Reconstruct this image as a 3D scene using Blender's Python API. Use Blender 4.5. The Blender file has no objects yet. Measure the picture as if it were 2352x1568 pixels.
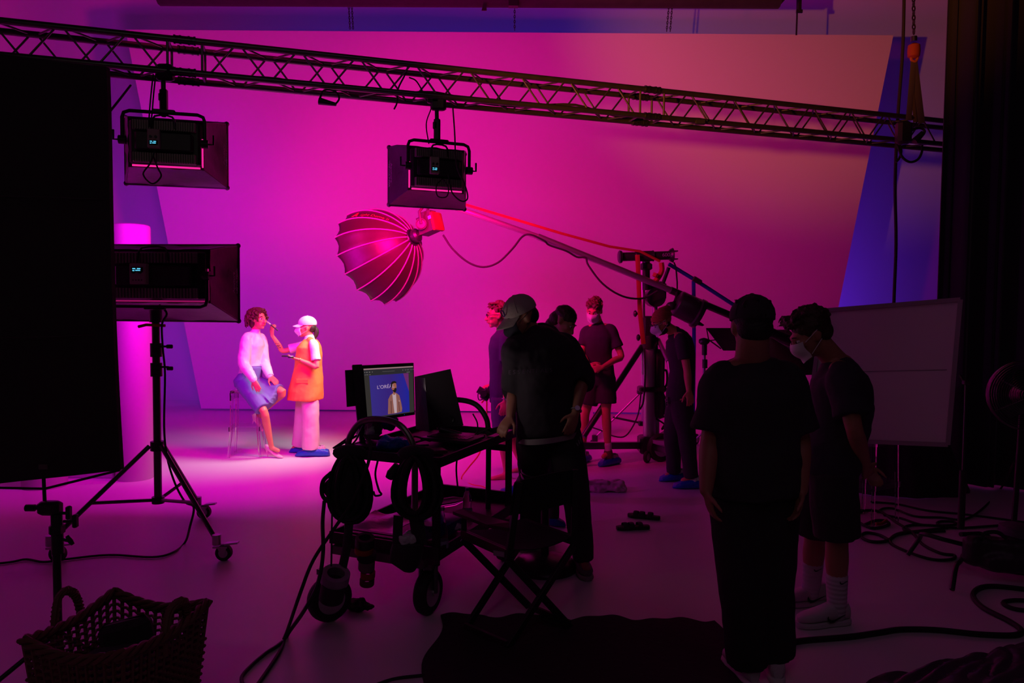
import bpy, bmesh, math, random
from mathutils import Vector, Matrix, Quaternion, noise
SC = bpy.context.scene
COL = SC.collection
random.seed(7)
V = Vector
# ---------------------------------------------------------------- camera
F = 1700.0; CX, CY = 1176.0, 784.0; CAMH = 1.77
TILT = math.atan(79/F); ROLL = 0.009
CAMR = Matrix.Rotation(math.pi/2 - TILT, 3, 'X') @ Matrix.Rotation(ROLL, 3, 'Z')
cd = bpy.data.cameras.new('camera'); cam = bpy.data.objects.new('camera', cd); COL.objects.link(cam)
cam.matrix_world = Matrix.Translation((0, 0, CAMH)) @ CAMR.to_4x4()
cd.sensor_width = 36; cd.lens = 36*F/2352; cd.clip_start = .05; cd.clip_end = 100
SC.camera = cam
# ---------------------------------------------------------------- world, exposure
w = bpy.data.worlds.new('world'); SC.world = w; w.use_nodes = True
w.node_tree.nodes['Background'].inputs[0].default_value = (.85, .65, 1, 1)
w.node_tree.nodes['Background'].inputs[1].default_value = .0035
vs = SC.view_settings
SC.display_settings.display_device = 'sRGB'
vs.view_transform = 'Standard'; vs.look = 'None'; vs.gamma = 1; vs.use_curve_mapping = False; vs.exposure = 0
SC.cycles.use_denoising = True
SC.cycles.max_bounces = 8; SC.cycles.sample_clamp_indirect = 4

def light(name, kind, loc, aim, power, color, **k):
    l = bpy.data.lights.new(name, kind); l.energy = power; l.color = color
    o = bpy.data.objects.new(name, l); COL.objects.link(o); o.location = loc
    o.rotation_euler = (V(aim) - V(loc)).to_track_quat('-Z', 'Y').to_euler()
    for a, b in k.items(): setattr(l, a, b)
    return o
# off-frame fixtures of the studio, with an added fill as the last one: warm lamp left of the camera, blue wash behind the panel, blue wash from the left
LP = dict(warm=(1100.0, (1.0000, 0.2400, 0.0200)), bl=(8.4, (0.0833, 0.0667, 1.0000)), br=(65.2, (0.1517, 0.0207, 1.0000)), bt=(19.6, (0.0357, 0.0357, 1.0000)), bs=(360.0, (0.0333, 0.0033, 1.0000)), key=(380.0, (1.0000, 0.0053, 0.2211)), fill=(6.6, (1.0000, 0.3636, 0.9091)), s1=(57.0, (1.0000, 0.0011, 1.0000)), s2=(162.0, (1.0000, 0.0006, 0.2222)), s3=(37.2, (1.0000, 0.0032, 0.9677)), dome=(7.2, (0.8889, 1.0000, 0.8667)))
light('warm_lamp', 'SPOT', (-1.8, 2.2, 2.68), (5.2, 12.3, 7.5), *LP['warm'], spot_size=math.radians(43), spot_blend=.7, shadow_soft_size=.07)
light('blue_wash_left', 'AREA', (-4.6, 13.0, .5), (-6.2, 14.6, 3.2), *LP['bl'], shape='RECTANGLE', size=1.6, size_y=.3)
light('blue_wash_right', 'AREA', (4.2, 13.0, .5), (5.4, 14.6, 3.6), *LP['br'], shape='RECTANGLE', size=1.6, size_y=.3)
light('blue_wash_top', 'AREA', (-1, 12.9, 5.6), (-1, 14.5, 8.0), *LP['bt'], shape='RECTANGLE', size=8, size_y=.3)
light('blue_lamp_left', 'SPOT', (-7.0, 5.5, 4.5), (-6.0, 13.5, 2.0), *LP['bs'], spot_size=math.radians(60), spot_blend=.9, shadow_soft_size=.3)
light('pink_key', 'SPOT', (-3.6, 5.0, 5.0), (.6, 12.3, 2.4), *LP['key'], spot_size=math.radians(74), spot_blend=.6, shadow_soft_size=.12)
light('work_light', 'AREA', (-1.2, -2, 4.4), (.2, 6, 2.2), 3.2, (.95, .85, .7), shape='RECTANGLE', size=.8, size_y=.5)
light('room_fill', 'AREA', (1.5, 0, 6.5), (1.5, 3, 0), *LP['fill'], shape='RECTANGLE', size=4, size_y=3)  # added overhead fill, not a studio fixture; lifts the dark foreground

def at(px, py, Y):
    d = CAMR @ V(((px-CX)/F, -(py-CY)/F, -1)); return V((0, 0, CAMH)) + d*(Y/d.y)
def flo(px, py, z=0.0):
    d = CAMR @ V(((px-CX)/F, -(py-CY)/F, -1)); return V((0, 0, CAMH)) + d*((z-CAMH)/d.z)
# ---------------------------------------------------------------- materials
MATS = {}
def mat(name, col, rough=.6, metal=0, emit=0, bump=0, bscale=60, trans=0, spec=.5, var=0, vscale=8, sheen=0, alpha=1, weave=0):
    if name in MATS: return MATS[name]
    m = bpy.data.materials.new(name); m.use_nodes = True; nt = m.node_tree; b = nt.nodes['Principled BSDF']
    b.inputs['Base Color'].default_value = (*col, 1); b.inputs['Roughness'].default_value = rough
    b.inputs['Metallic'].default_value = metal; b.inputs['Specular IOR Level'].default_value = spec
    if sheen: b.inputs['Sheen Weight'].default_value = sheen
    if trans: b.inputs['Transmission Weight'].default_value = trans; b.inputs['IOR'].default_value = 1.3
    if alpha < 1: b.inputs['Alpha'].default_value = alpha
    if emit: b.inputs['Emission Color'].default_value = (*col, 1); b.inputs['Emission Strength'].default_value = emit
    tc = nt.nodes.new('ShaderNodeTexCoord')
    if var:
        n = nt.nodes.new('ShaderNodeTexNoise'); n.inputs['Scale'].default_value = vscale; n.inputs['Detail'].default_value = 5
        nt.links.new(tc.outputs['Object'], n.inputs['Vector'])
        r = nt.nodes.new('ShaderNodeMix'); r.data_type = 'RGBA'
        r.inputs['A'].default_value = (*[c*(1-var) for c in col], 1); r.inputs['B'].default_value = (*[min(1, c*(1+var)) for c in col], 1)
        nt.links.new(n.outputs['Fac'], r.inputs['Factor']); nt.links.new(r.outputs['Result'], b.inputs['Base Color'])
    if bump or weave:
        bp = nt.nodes.new('ShaderNodeBump'); bp.inputs['Strength'].default_value = bump or weave; bp.inputs['Distance'].default_value = .01
        if weave:
            n = nt.nodes.new('ShaderNodeTexWave'); n.inputs['Scale'].default_value = bscale; n.inputs['Distortion'].default_value = 1.5
            n.bands_direction = 'Z'
        else:
            n = nt.nodes.new('ShaderNodeTexNoise'); n.inputs['Scale'].default_value = bscale; n.inputs['Detail'].default_value = 4
        nt.links.new(tc.outputs['Object'], n.inputs['Vector'])
        nt.links.new(n.outputs['Fac'], bp.inputs['Height']); nt.links.new(bp.outputs['Normal'], b.inputs['Normal'])
    MATS[name] = m; return m
WALL = mat('wall_paint', (.8, .8, .8), .75, bump=.05, bscale=25)
BLACK = mat('black_fabric', (.03, .028, .033), .85, bump=.3, bscale=40, sheen=.1)
NYLON = mat('black_nylon', (.035, .03, .036), .45, bump=.35, bscale=14)
BMET = mat('black_metal', (.03, .03, .032), .35, metal=.3)
BPLA = mat('black_plastic', (.025, .025, .027), .4)
RUB = mat('rubber', (.02, .02, .02), .7)
STEEL = mat('steel', (.5, .5, .52), .42, metal=.9)
DSTEEL = mat('dark_steel', (.12, .12, .125), .32, metal=.9)
ALU = mat('aluminium_tube', (.16, .155, .155), .35, metal=.85, var=.3, vscale=12)
SKIN = mat('skin', (.66, .26, .15), .5, var=.08, vscale=15)
SKIND = mat('skin_tan', (.42, .19, .12), .5, var=.08, vscale=15)
WHITE = mat('white_cloth', (.75, .73, .72), .7, bump=.35, bscale=18)
NAVY = mat('navy_cotton', (.035, .035, .08), .85, bump=.4, bscale=16)
BLKCOT = mat('black_cotton', (.034, .032, .038), .9, bump=.4, bscale=16)
GLASS = mat('clear_acrylic', (.93, .93, .96), .04, trans=1)
BLUEPL = mat('blue_plastic_film', (.01, .08, .5), .35, bump=.8, bscale=40)
WPLAS = mat('white_plastic_film', (.7, .7, .72), .3, bump=.8, bscale=50)
ORANGE = mat('orange_webbing', (.42, .06, .02), .7)
BLUEW = mat('blue_webbing', (.01, .06, .35), .7)
# ---------------------------------------------------------------- mesh builder
def basis(z, x=None):
    z = V(z).normalized()
    if x is None: x = V((1, 0, 0)) if abs(z.x) < .9 else V((0, 1, 0))
    x = V(x); x = (x - z*x.dot(z)).normalized(); y = z.cross(x)
    return x, y, z
class MB:
    def __init__(s): s.v = []; s.f = []; s.m = []; s.mats = []; s.cur = 0
    def use(s, m):
        if m not in s.mats: s.mats.append(m)
        s.cur = s.mats.index(m); return s
    def add(s, vs, fs):
        o = len(s.v); s.v += [V(p) for p in vs]; s.f += [tuple(i+o for i in f) for f in fs]; s.m += [s.cur]*len(fs); return s
    def box(s, c, size, ax=None, taper=None, bev=0):
        X, Y, Z = ax if ax else (V((1, 0, 0)), V((0, 1, 0)), V((0, 0, 1)))
        c = V(c); hx, hy, hz = [q/2 for q in size]; tp = taper or (1, 1)
        if bev:
            b = min(bev, hx*.9, hy*.9, hz*.9); vs = []; fs = []
            def ring(z, a, bb): return [c+X*x+Y*y+Z*z for x, y in ((-a+b, -bb), (a-b, -bb), (a, -bb+b), (a, bb-b), (a-b, bb), (-a+b, bb), (-a, bb-b), (-a, -bb+b))]
            def inner(z): 
                a, bb = hx-b, hy-b
                return [c+X*x+Y*y+Z*z for x, y in ((-a, -bb), (a, -bb), (a, -bb), (a, bb), (a, bb), (-a, bb), (-a, bb), (-a, -bb))]
            q = b*.3
            R = [ring(-hz, hx-b*.7, hy-b*.7), ring(-hz+b*.7, hx, hy), ring(hz-b*.7, hx, hy), ring(hz, hx-b*.7, hy-b*.7)]
            for r in R: vs += r
            for k in range(3):
                for i in range(8): fs.append((k*8+i, k*8+(i+1) % 8, k*8+8+(i+1) % 8, k*8+8+i))
            fs.append(tuple(range(7, -1, -1))); fs.append(tuple(range(24, 32)))
            return s.add(vs, fs)
        vs = [c+X*hx*i*(tp[0] if k > 0 else 1)+Y*hy*j*(tp[1] if k > 0 else 1)+Z*hz*k for k in (-1, 1) for j in (-1, 1) for i in (-1, 1)]
        return s.add(vs, [(0, 2, 3, 1), (4, 5, 7, 6), (0, 1, 5, 4), (2, 6, 7, 3), (0, 4, 6, 2), (1, 3, 7, 5)])
    def tube(s, p0, p1, r, r2=None, n=12): return s.path([p0, p1], [r, r if r2 is None else r2], n)
    def path(s, pts, r, n=10, closed=False, cap=True, flat=1, x0=None):
        pts = [V(p) for p in pts]; N = len(pts)
        rs = r if isinstance(r, (list, tuple)) else [r]*N
        T = []
        for i in range(N):
            a = pts[(i-1) % N] if closed or i > 0 else pts[i]; b = pts[(i+1) % N] if closed or i < N-1 else pts[i]
            t = (b-a); T.append(t.normalized() if t.length > 1e-9 else V((0, 0, 1)))
        x, y, _ = basis(T[0], x0); vs = []; fs = []
        for i in range(N):
            if i:
                q = T[i-1].rotation_difference(T[i]); x = q @ x; x = (x-T[i]*x.dot(T[i])).normalized()
            y = T[i].cross(x)
            for k in range(n):
                a = 2*math.pi*k/n; vs.append(pts[i] + x*rs[i]*math.cos(a) + y*rs[i]*flat*math.sin(a))
        for i in range(N if closed else N-1):
            j = (i+1) % N
            for k in range(n): fs.append((i*n+k, i*n+(k+1) % n, j*n+(k+1) % n, j*n+k))
        if not closed and cap: fs.append(tuple(range(n-1, -1, -1))); fs.append(tuple((N-1)*n+k for k in range(n)))
        return s.add(vs, fs)
    def limb(s, pts, rs, n=12, sub=3):
        """tapering chain with round ends (closed)"""
        P = spline(pts, sub); R = splinev(rs, sub)
        d0 = (P[0]-P[1]).normalized(); d1 = (P[-1]-P[-2]).normalized()
        a = [(P[0]+d0*R[0]*math.sin(t), R[0]*math.cos(t)) for t in (1.35, 1.0, .5)]
        b = [(P[-1]+d1*R[-1]*math.sin(t), R[-1]*math.cos(t)) for t in (.5, 1.0, 1.35)]
        return s.path([p for p, _ in a]+P+[p for p, _ in b], [r for _, r in a]+R+[r for _, r in b], n)
    def loft(s, secs, n=20, e=2.0, cap=True):
        """secs: (center, xvec*rx, yvec*ry)"""
        vs = []; fs = []
        for c, X, Y in secs:
            for k in range(n):
                a = 2*math.pi*k/n; ca, sa = math.cos(a), math.sin(a)
                vs.append(V(c) + V(X)*math.copysign(abs(ca)**(2/e), ca) + V(Y)*math.copysign(abs(sa)**(2/e), sa))
        for i in range(len(secs)-1):
            for k in range(n): fs.append((i*n+k, i*n+(k+1) % n, (i+1)*n+(k+1) % n, (i+1)*n+k))
        if cap: fs.append(tuple(range(n-1, -1, -1))); fs.append(tuple((len(secs)-1)*n+k for k in range(n)))
        return s.add(vs, fs)
    def ell(s, c, rad, ax=None, n=14, m=9, half=False):
        X, Y, Z = ax if ax else (V((1, 0, 0)), V((0, 1, 0)), V((0, 0, 1)))
        secs = []
        t0 = 0 if half else -math.pi/2+.12
        for i in range(m):
            t = t0 + (math.pi/2-.12-t0)*i/(m-1)
            secs.append((V(c)+Z*rad[2]*math.sin(t), X*rad[0]*math.cos(t), Y*rad[1]*math.cos(t)))
        return s.loft(secs, n)
    def lathe(s, c, axis, prof, n=24, x=None, cap=True, closed=False):
        X, Y, Z = basis(axis, x)
        secs = [(V(c)+Z*h, X*r, Y*r) for r, h in prof]
        if closed: secs.append(secs[0]); cap = False
        return s.loft(secs, n, cap=cap)
    def ring(s, c, axis, R, r, n=32, k=8, x=None):
        X, Y, Z = basis(axis, x)
        return s.path([V(c)+X*R*math.cos(2*math.pi*i/n)+Y*R*math.sin(2*math.pi*i/n) for i in range(n)], r, k, closed=True)
    def slab(s, poly, nrm):
        """closed prism: world polygon extruded by vector nrm"""
        n = len(poly); P = [V(p) for p in poly]; Q = [p+V(nrm) for p in P]
        return s.add(P+Q, [tuple(range(n-1, -1, -1)), tuple(range(n, 2*n))]+[(i, (i+1) % n, n+(i+1) % n, n+i) for i in range(n)])
    def grid(s, fn, nu, nv, thick=None):
        """surface fn(u,v); thick: vector or None -> closed sheet"""
        P = [[V(fn(i/nu, j/nv)) for j in range(nv+1)] for i in range(nu+1)]
        vs = [p for r in P for p in r]; fs = []; w = nv+1
        for i in range(nu):
            for j in range(nv): fs.append((i*w+j, (i+1)*w+j, (i+1)*w+j+1, i*w+j+1))
        if thick is not None:
            o = len(vs); T = V(thick) if not callable(thick) else None
            vs = vs + [p+T for p in vs]
            fs += [tuple(o+q for q in reversed(f)) for f in fs]
            B = [i*w for i in range(nu+1)] + [nu*w+j for j in range(1, nv+1)] + [i*w+nv for i in range(nu-1, -1, -1)] + [j for j in range(nv-1, 0, -1)]
            for a, b in zip(B, B[1:]+B[:1]): fs.append((b, a, o+a, o+b))
        return s.add(vs, fs)
    def build(s, name, parent=None, m=None, smooth=True, remesh=0, disp=0, dscale=.1, smoothit=0, label=None):
        me = bpy.data.meshes.new(name)
        if parent is not None: off = OFF[parent]
        else:
            lo = V([min(p[i] for p in s.v) for i in range(3)]); hi = V([max(p[i] for p in s.v) for i in range(3)])
            off = V(((lo.x+hi.x)/2, (lo.y+hi.y)/2, lo.z))
        me.from_pydata([p-off for p in s.v], [], s.f)
        ms = s.mats if s.mats else [m or BLACK]
        if m and s.mats and m not in s.mats: ms = s.mats
        for q in ms: me.materials.append(q)
        if len(ms) > 1:
            for p, i in zip(me.polygons, s.m): p.material_index = i
        bm = bmesh.new(); bm.from_mesh(me); bmesh.ops.recalc_face_normals(bm, faces=bm.faces); bm.to_mesh(me); bm.free()
        if smooth:
            for p in me.polygons: p.use_smooth = True
            if not remesh: me.set_sharp_from_angle(angle=math.radians(38))
        o = bpy.data.objects.new(name, me); COL.objects.link(o)
        if parent is not None: o.parent = parent; OFF[o] = off
        else: o.location = off; OFF[o] = off
        if remesh:
            r = o.modifiers.new('r', 'REMESH'); r.mode = 'VOXEL'; r.voxel_size = remesh; r.use_smooth_shade = True
            sm = o.modifiers.new('s', 'SMOOTH'); sm.factor = .5; sm.iterations = smoothit or 4
        if disp:
            t = bpy.data.textures.new('t', 'CLOUDS'); t.noise_scale = dscale; t.noise_depth = 2
            d = o.modifiers.new('d', 'DISPLACE'); d.texture = t; d.strength = disp; d.mid_level = .5; d.texture_coords = 'LOCAL'
        if label: o['label'] = label
        return o
OFF = {}
def spline(pts, sub=4):
    P = [V(p) for p in pts]
    if len(P) < 3 or sub < 2: 
        if sub >= 2 and len(P) == 2: return [P[0].lerp(P[1], i/sub) for i in range(sub+1)]
        return P
    out = []
    for i in range(len(P)-1):
        p0 = P[i-1] if i > 0 else P[i]*2-P[i+1]; p1, p2 = P[i], P[i+1]; p3 = P[i+2] if i+2 < len(P) else p2*2-p1
        for k in range(sub):
            t = k/sub
            out.append(.5*((2*p1)+(p2-p0)*t+(2*p0-5*p1+4*p2-p3)*t*t+(3*p1-p0-3*p2+p3)*t**3))
    out.append(P[-1]); return out
def splinev(r, sub=4):
    return [v.x for v in spline([V((q, 0, 0)) for q in r], sub)]
def tag(o, label, cat, group=None, kind=None):
    o['label'] = label; o['category'] = cat
    if group: o['group'] = group
    if kind: o['kind'] = kind
    return o
def thing(name, label, cat, loc, group=None):
    o = bpy.data.objects.new(name, None); o.empty_display_size = .1; COL.objects.link(o); o.location = loc; OFF[o] = V(loc)
    return tag(o, label, cat, group)
def struct(o): o['kind'] = 'structure'; return o
def text(name, body, size, org, X, Y, m, parent, ext=.0008, align='LEFT', sx=1, label=None):
    c = bpy.data.curves.new(name, 'FONT'); c.body = body; c.size = size; c.extrude = ext; c.align_x = align
    t = bpy.data.objects.new('tmp', c); COL.objects.link(t)
    bpy.context.view_layer.update()
    me = bpy.data.meshes.new_from_object(t.evaluated_get(bpy.context.evaluated_depsgraph_get()))
    bpy.data.objects.remove(t); bpy.data.curves.remove(c)
    X = V(X).normalized(); Y = V(Y); Y = (Y-X*Y.dot(X)).normalized(); Z = X.cross(Y); off = OFF[parent]
    for v in me.vertices: v.co = V(org)+X*v.co.x*sx+Y*v.co.y+Z*v.co.z-off
    me.materials.clear(); me.materials.append(m); me.name = name
    o = bpy.data.objects.new(name, me); COL.objects.link(o); o.parent = parent; OFF[o] = off
    if label: o['label'] = label
    return o
UP = V((0, 0, 1))
# ================================================================ the room
def sweep_wall(path, mb, H=9.0, R=1.0):
    prof = [(R*(1-math.sin(t)), R*(1-math.cos(t))) for t in [math.pi/2*i/10 for i in range(11)]] + [(0, H)]
    pts = [V((x, y, 0)) for x, y, *_ in path]; nr = [V((n[2], n[3], 0)) for n in path]
    vs = [p+n*a+UP*z for p, n in zip(pts, nr) for a, z in prof]; k = len(prof); fs = []
    for i in range(len(pts)-1):
        for j in range(k-1): fs.append((i*k+j, (i+1)*k+j, (i+1)*k+j+1, i*k+j+1))
    mb.add(vs, fs)
XL, YB, RC = -8.0, 14.6, 1.4
left = [(XL, -1, 1, 0), (XL, 6, 1, 0), (XL, YB-RC, 1, 0)]
arc = []
for i in range(0, 9):
    a = math.pi - math.pi/2*i/8
    arc.append((XL+RC+RC*math.cos(a), YB-RC+RC*math.sin(a), -math.cos(a), -math.sin(a)))
b = MB(); sweep_wall(left+arc[1:5], b); struct(b.build('wall_left', m=WALL))
b = MB(); sweep_wall(arc[4:]+[(0, YB, 0, -1), (11, YB, 0, -1)], b); struct(b.build('wall_back', m=WALL))
FLOORM = mat('studio_floor', (.74, .74, .74), .42, bump=.06, bscale=9, var=.05, vscale=1.2, spec=.35)
b = MB(); b.grid(lambda u, v: V((-8.0+19*u, -3+17.6*v, 0)), 4, 4); struct(b.build('floor', m=FLOORM, smooth=False))
DARKW = mat('dark_wall', (.03, .03, .035), .9)
b = MB(); b.box((11.05, 5.8, 4.5), (.1, 17.6, 9)); struct(b.build('wall_right', m=DARKW, smooth=False))
b = MB(); b.box((1.5, 5.8, 9.05), (19.2, 17.6, .1)); struct(b.build('ceiling', m=DARKW, smooth=False))
b = MB(); b.box((1.5, -3.05, 4.5), (19.2, .1, 9)); struct(b.build('wall_front', m=DARKW, smooth=False))
# ---- leaning trapezoid backdrop panel, hung on chains
PY = 12.3
b = MB()
q = [at(288, 68, PY), at(2052, 81, PY), at(1876, 951, PY), at(462, 938, PY)]
b.slab(q, V((0, .05, 0)))
panel = thing('backdrop_panel', 'huge white trapezoid backdrop panel glowing pink behind the whole set', 'panel', (0, PY, 0))
b.build('panel_board', panel, m=mat('panel_paint', (.82, .82, .82), .7, bump=.03, bscale=30), smooth=False)
b = MB()
for i in range(4): b.path([q[i]+V((0, .06, 0)), q[(i+1) % 4]+V((0, .06, 0))], .012, 6)
b.build('edge_trim', panel, m=BMET)
# ---- black duct / beam at the top
b = MB(); yb = 11.4
b.path([at(365, -6, yb)+V((0, 0, .02)), at(1790, 2, yb)+V((0, 0, .03))], .14, 10)
b.box(at(1760, 2, yb)+V((0, 0, .06)), (.5, .5, .16))
beam = thing('lighting_pipe', 'thick black pipe running across the very top edge', 'pipe', at(1100, 0, yb))
b.build('pipe_body', beam, m=mat('dusty_black', (.025, .024, .022), .8, var=.5))
b = MB(); b.box(at(1179, 8, yb-.1), (.14, .1, .1)); b.build('clamp', beam, m=BMET)
b = MB(); b.slab([at(1110, 8, yb-.15), at(1117, 8, yb-.15), at(1118, 24, yb-.15), at(1106, 24, yb-.15)], V((0, .02, 0))); b.build('bracket', beam, m=BMET)
def chain(px0, py0, px1, py1, Y, label, link=.04, r=.006, name='chain', z1=None):
    b = MB(); p0 = at(px0, py0, Y); p1 = at(px1, py1, Y); d = p1-p0; L = d.length; n = int(L/link); d.normalize()
    for i in range(n):
        c = p0+d*(i+.5)*link
        X, Y_, Z = basis(d); a = X if i % 2 else Y_
        b.path([c+d*link*.62*math.cos(t)+a*link*.3*math.sin(t) for t in [2*math.pi*k/8 for k in range(8)]], r, 5, closed=True)
    return tag(b.build(name, m=BMET), label, 'chain', 'chains holding the backdrop panel' if Y > 11 else None)
chain(797, -60, 804, 68, PY-.02, 'black hanging chain, left one of the pair at the left of the panel top')
chain(804, -60, 811, 68, PY-.02, 'black hanging chain, right one of the pair at the left of the panel top')
chain(1182, 18, 1182, 71, PY-.02, 'single black hanging chain above the middle of the panel')
chain(1543, -60, 1531, 74, PY-.02, 'black hanging chain, left one of the pair right of the middle')
chain(1550, -60, 1539, 74, PY-.02, 'black hanging chain, right one of the pair right of the middle')
c = thing('drop_cable', 'thin black cord with small clip dropping to the panel top at right', 'cord', at(1830, 81, PY))
b = MB(); b.path(spline([at(1832, -90, PY), at(1831, 20, PY), at(1829, 81, PY)], 3), .014, 6); b.build('cord', c, m=BPLA)
b = MB(); b.box(at(1836, 12, PY-.03), (.07, .05, .2), bev=.02); b.box(at(1836, 26, PY-.03), (.1, .03, .05)); b.build('clip', c, m=BPLA)
# ---- long power cable hanging right
b = MB(); b.path(spline([at(2078, -120, 7.9), at(2074, 100, 7.9), at(2062, 270, 7.9), at(2056, 420, 7.9), at(2058, 560, 7.9), at(2053, 700, 7.9), at(2050, 860, 7.9), flo(2040, 1090)], 5), .017, 8)
tag(b.build('power_cable', m=RUB), 'long black power cable hanging from above down past the whiteboard', 'cable')
# ---- black curtain at right
def curtain(u, v):
    X = 4.27+u*2.9; Yy = 7.42-.45*u + .055*math.sin(u*64)+.03*math.sin(u*151+1); return V((X + .02*math.sin(u*90) - .0*v, Yy, .02 + v*8.2))
b = MB(); b.grid(curtain, 220, 6, thick=(0, .012, 0))
tag(b.build('stage_curtain', m=mat('velvet_black', (.03, .028, .045), .9, sheen=.25)), 'tall black pleated curtain filling the right edge', 'curtain')
# ================================================================ truss
u = V((.955, .297, 0)); nrm = V((-.297, .955, 0)); P0 = V((-2.48, 5.66, 0)); ZT, ZB, W = 3.75, 3.512, .235
tr = thing('lighting_truss', 'long square lattice truss hanging slanted across the set', 'truss', P0+UP*ZB)
s0, s1 = -2.9, 7.55
LM = 3.91
for (z, k) in ((ZT, 0), (ZB, 0), (ZT, W), (ZB, W)):
    b = MB(); b.tube(P0+u*s0+nrm*k+UP*z, P0+u*s1+nrm*k+UP*z, .025); b.build('chord', tr, m=ALU)
def PT(s, k, z): return P0+u*s+nrm*k+UP*z
for mod in (-1, 0, 1):
    a0 = mod*LM
    for face in range(4):
        b = MB(); n = 8; pitch = (LM-.3)/n
        for i in range(n):
            x0 = a0+.15+i*pitch; xm = x0+pitch/2; x1 = x0+pitch; g = .02
            if x1 > s1+.02: continue
            if x0 < s0: continue
            if face == 0: q3 = (PT(x0+g, 0, ZB), PT(xm-g, 0, ZT), PT(xm+g, 0, ZT), PT(x1-g, 0, ZB))
            if face == 1: q3 = (PT(x0+g, W, ZT), PT(xm-g, W, ZB), PT(xm+g, W, ZB), PT(x1-g, W, ZT))
            if face == 2: q3 = (PT(x0+g, W, ZT), PT(xm-g, 0, ZT), PT(xm+g, 0, ZT), PT(x1-g, W, ZT))
            if face == 3: q3 = (PT(x0+g, 0, ZB), PT(xm-g, W, ZB), PT(xm+g, W, ZB), PT(x1-g, 0, ZB))
            b.tube(q3[0], q3[1], .008, n=8); b.tube(q3[2], q3[3], .008, n=8)
        for e in (.12, LM-.12):
            if s0 < a0+e < s1:
                p = {0: (0, ZB, 0, ZT), 1: (W, ZB, W, ZT), 2: (0, ZT, W, ZT), 3: (0, ZB, W, ZB)}[face]
                b.tube(PT(a0+e, p[0], p[1]), PT(a0+e, p[2], p[3]), .01, n=8)
        if b.v: b.build('lattice', tr, m=ALU)
for s in (0, LM):
    for (z, k) in ((ZT, 0), (ZB, 0), (ZT, W), (ZB, W)):
        b = MB(); b.tube(PT(s-.07, k, z), PT(s+.07, k, z), .03)
        for e in (-.07, -.03, .03, .07): b.tube(PT(s+e-.007, k, z), PT(s+e+.007, k, z), .034)
        for e in (-.05, .05): b.tube(PT(s+e, k-.045, z-.01), PT(s+e, k+.045, z+.01), .005, n=6)
        b.build('coupler', tr, m=DSTEEL)
# cables lying in the truss
b = MB()
pts = [PT(-.6+i*.42, W*.5+.07*math.sin(i*1.9), ZB+.03+.02*math.sin(i*2.3)) for i in range(19)]
b.path(spline(pts, 4), .007, 6)
b.path(spline([p+V((0, .03, .01+.015*math.sin(i))) for i, p in enumerate(pts)], 4), .006, 6)
tag(b.build('truss_cable', m=RUB), 'black cables lying loose along the bottom of the truss', 'cable')
b = MB(); b.path(spline([at(938, 150, 6.2), at(930, 172, 6.2), at(914, 205, 6.2), at(912, 235, 6.2), at(905, 251, 6.2)], 4), .007, 6)
b.path(spline([at(940, 178, 6.2), at(955, 185, 6.25), at(968, 205, 6.25), at(980, 232, 6.3)], 4), .006, 6)
tag(b.build('loose_cable', m=RUB), 'short black cable end dangling from truss left of the middle lamp', 'cable')
# connector plug hanging with a loop
t = thing('cable_plug', 'black cable plug with loop hanging under the truss between the two hung lamps', 'plug', at(752, 245, 6.0))
b = MB(); b.tube(at(733, 232, 6.0), at(772, 240, 6.0), .03, .014); b.build('plug', t, m=BPLA)
b = MB(); b.path(spline([at(770, 240, 6.0), at(779, 226, 6.0), at(770, 210, 5.97), at(745, 207, 5.96), at(735, 225, 6.0)], 4), .008, 6); b.build('cord', t, m=RUB)
# small clamp left on the truss, right part
t = thing('truss_clamp', 'small black spring clamp hanging from lower truss tube right of middle', 'clamp', PT(4.6, 0, ZB-.06))
b = MB(); b.box(at(1608, 280, 6.95), (.1, .05, .05), bev=.01); b.tube(at(1598, 277, 6.95), at(1625, 276, 6.95), .012); b.build('clamp_body', t, m=BPLA)
# ---- hoist at right
yh = 7.5
chain(2098, -60, 2099, 82, yh, 'steel lifting chain above the orange hook at right', link=.045, r=.007, name='lifting_chain')
hk = thing('hoist_hook', 'orange and steel hook block hanging from chain at the right', 'hook', at(2098, 130, yh))
b = MB(); b.path(spline([at(2099, 84, yh), at(2099, 95, yh)], 2), .03, 10); b.build('swivel', hk, m=DSTEEL)
b = MB(); b.lathe(at(2099, 118, yh), UP, [(.02, -.07), (.055, -.05), (.06, 0), (.055, .06), (.02, .08)], 14); b.build('hook_block', hk, m=ORANGE)
b = MB(); b.path(spline([at(2099, 122, yh), at(2105, 127, yh), at(2107, 134, yh), at(2102, 141, yh), at(2094, 138, yh), at(2093, 132, yh)], 4), [.014]*21, 8); b.build('hook', hk, m=mat('rust_orange', (.5, .12, .03), .6))
# slings from the hook to truss
b = MB()
sl = at(2099, 138, yh)
for (a, e, w2) in ((0, at(2087, 276, yh-.02), .03), (0, at(2117, 283, yh), .035), (0, at(2104, 280, yh+.2), .03)):
    b.path([sl, e], [w2, w2], 8, flat=.12, x0=V((1, 0, 0)))
tag(b.build('lifting_sling', m=mat('grey_sling', (.1, .075, .1), .8)), 'grey webbing sling looped from orange hook around the truss', 'sling')
b = MB(); b.path(spline([at(2062, 335, 7.55), at(2072, 360, 7.5), at(2090, 372, 7.5), at(2108, 366, 7.5), at(2117, 350, 7.5), at(2118, 335, 7.55)], 5), .012, 8)
b.path(spline([at(2062, 320, 7.55), at(2070, 345, 7.55), at(2066, 362, 7.55), at(2058, 372, 7.55)], 5), .012, 8)
b.path(spline([at(2090, 320, 7.6), at(2094, 300, 7.6), at(2112, 294, 7.6), at(2124, 302, 7.6), at(2112, 320, 7.6)], 5), .012, 8)
tag(b.build('cable_loop', m=RUB), 'black cable looping under truss near its right end', 'cable')
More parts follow.
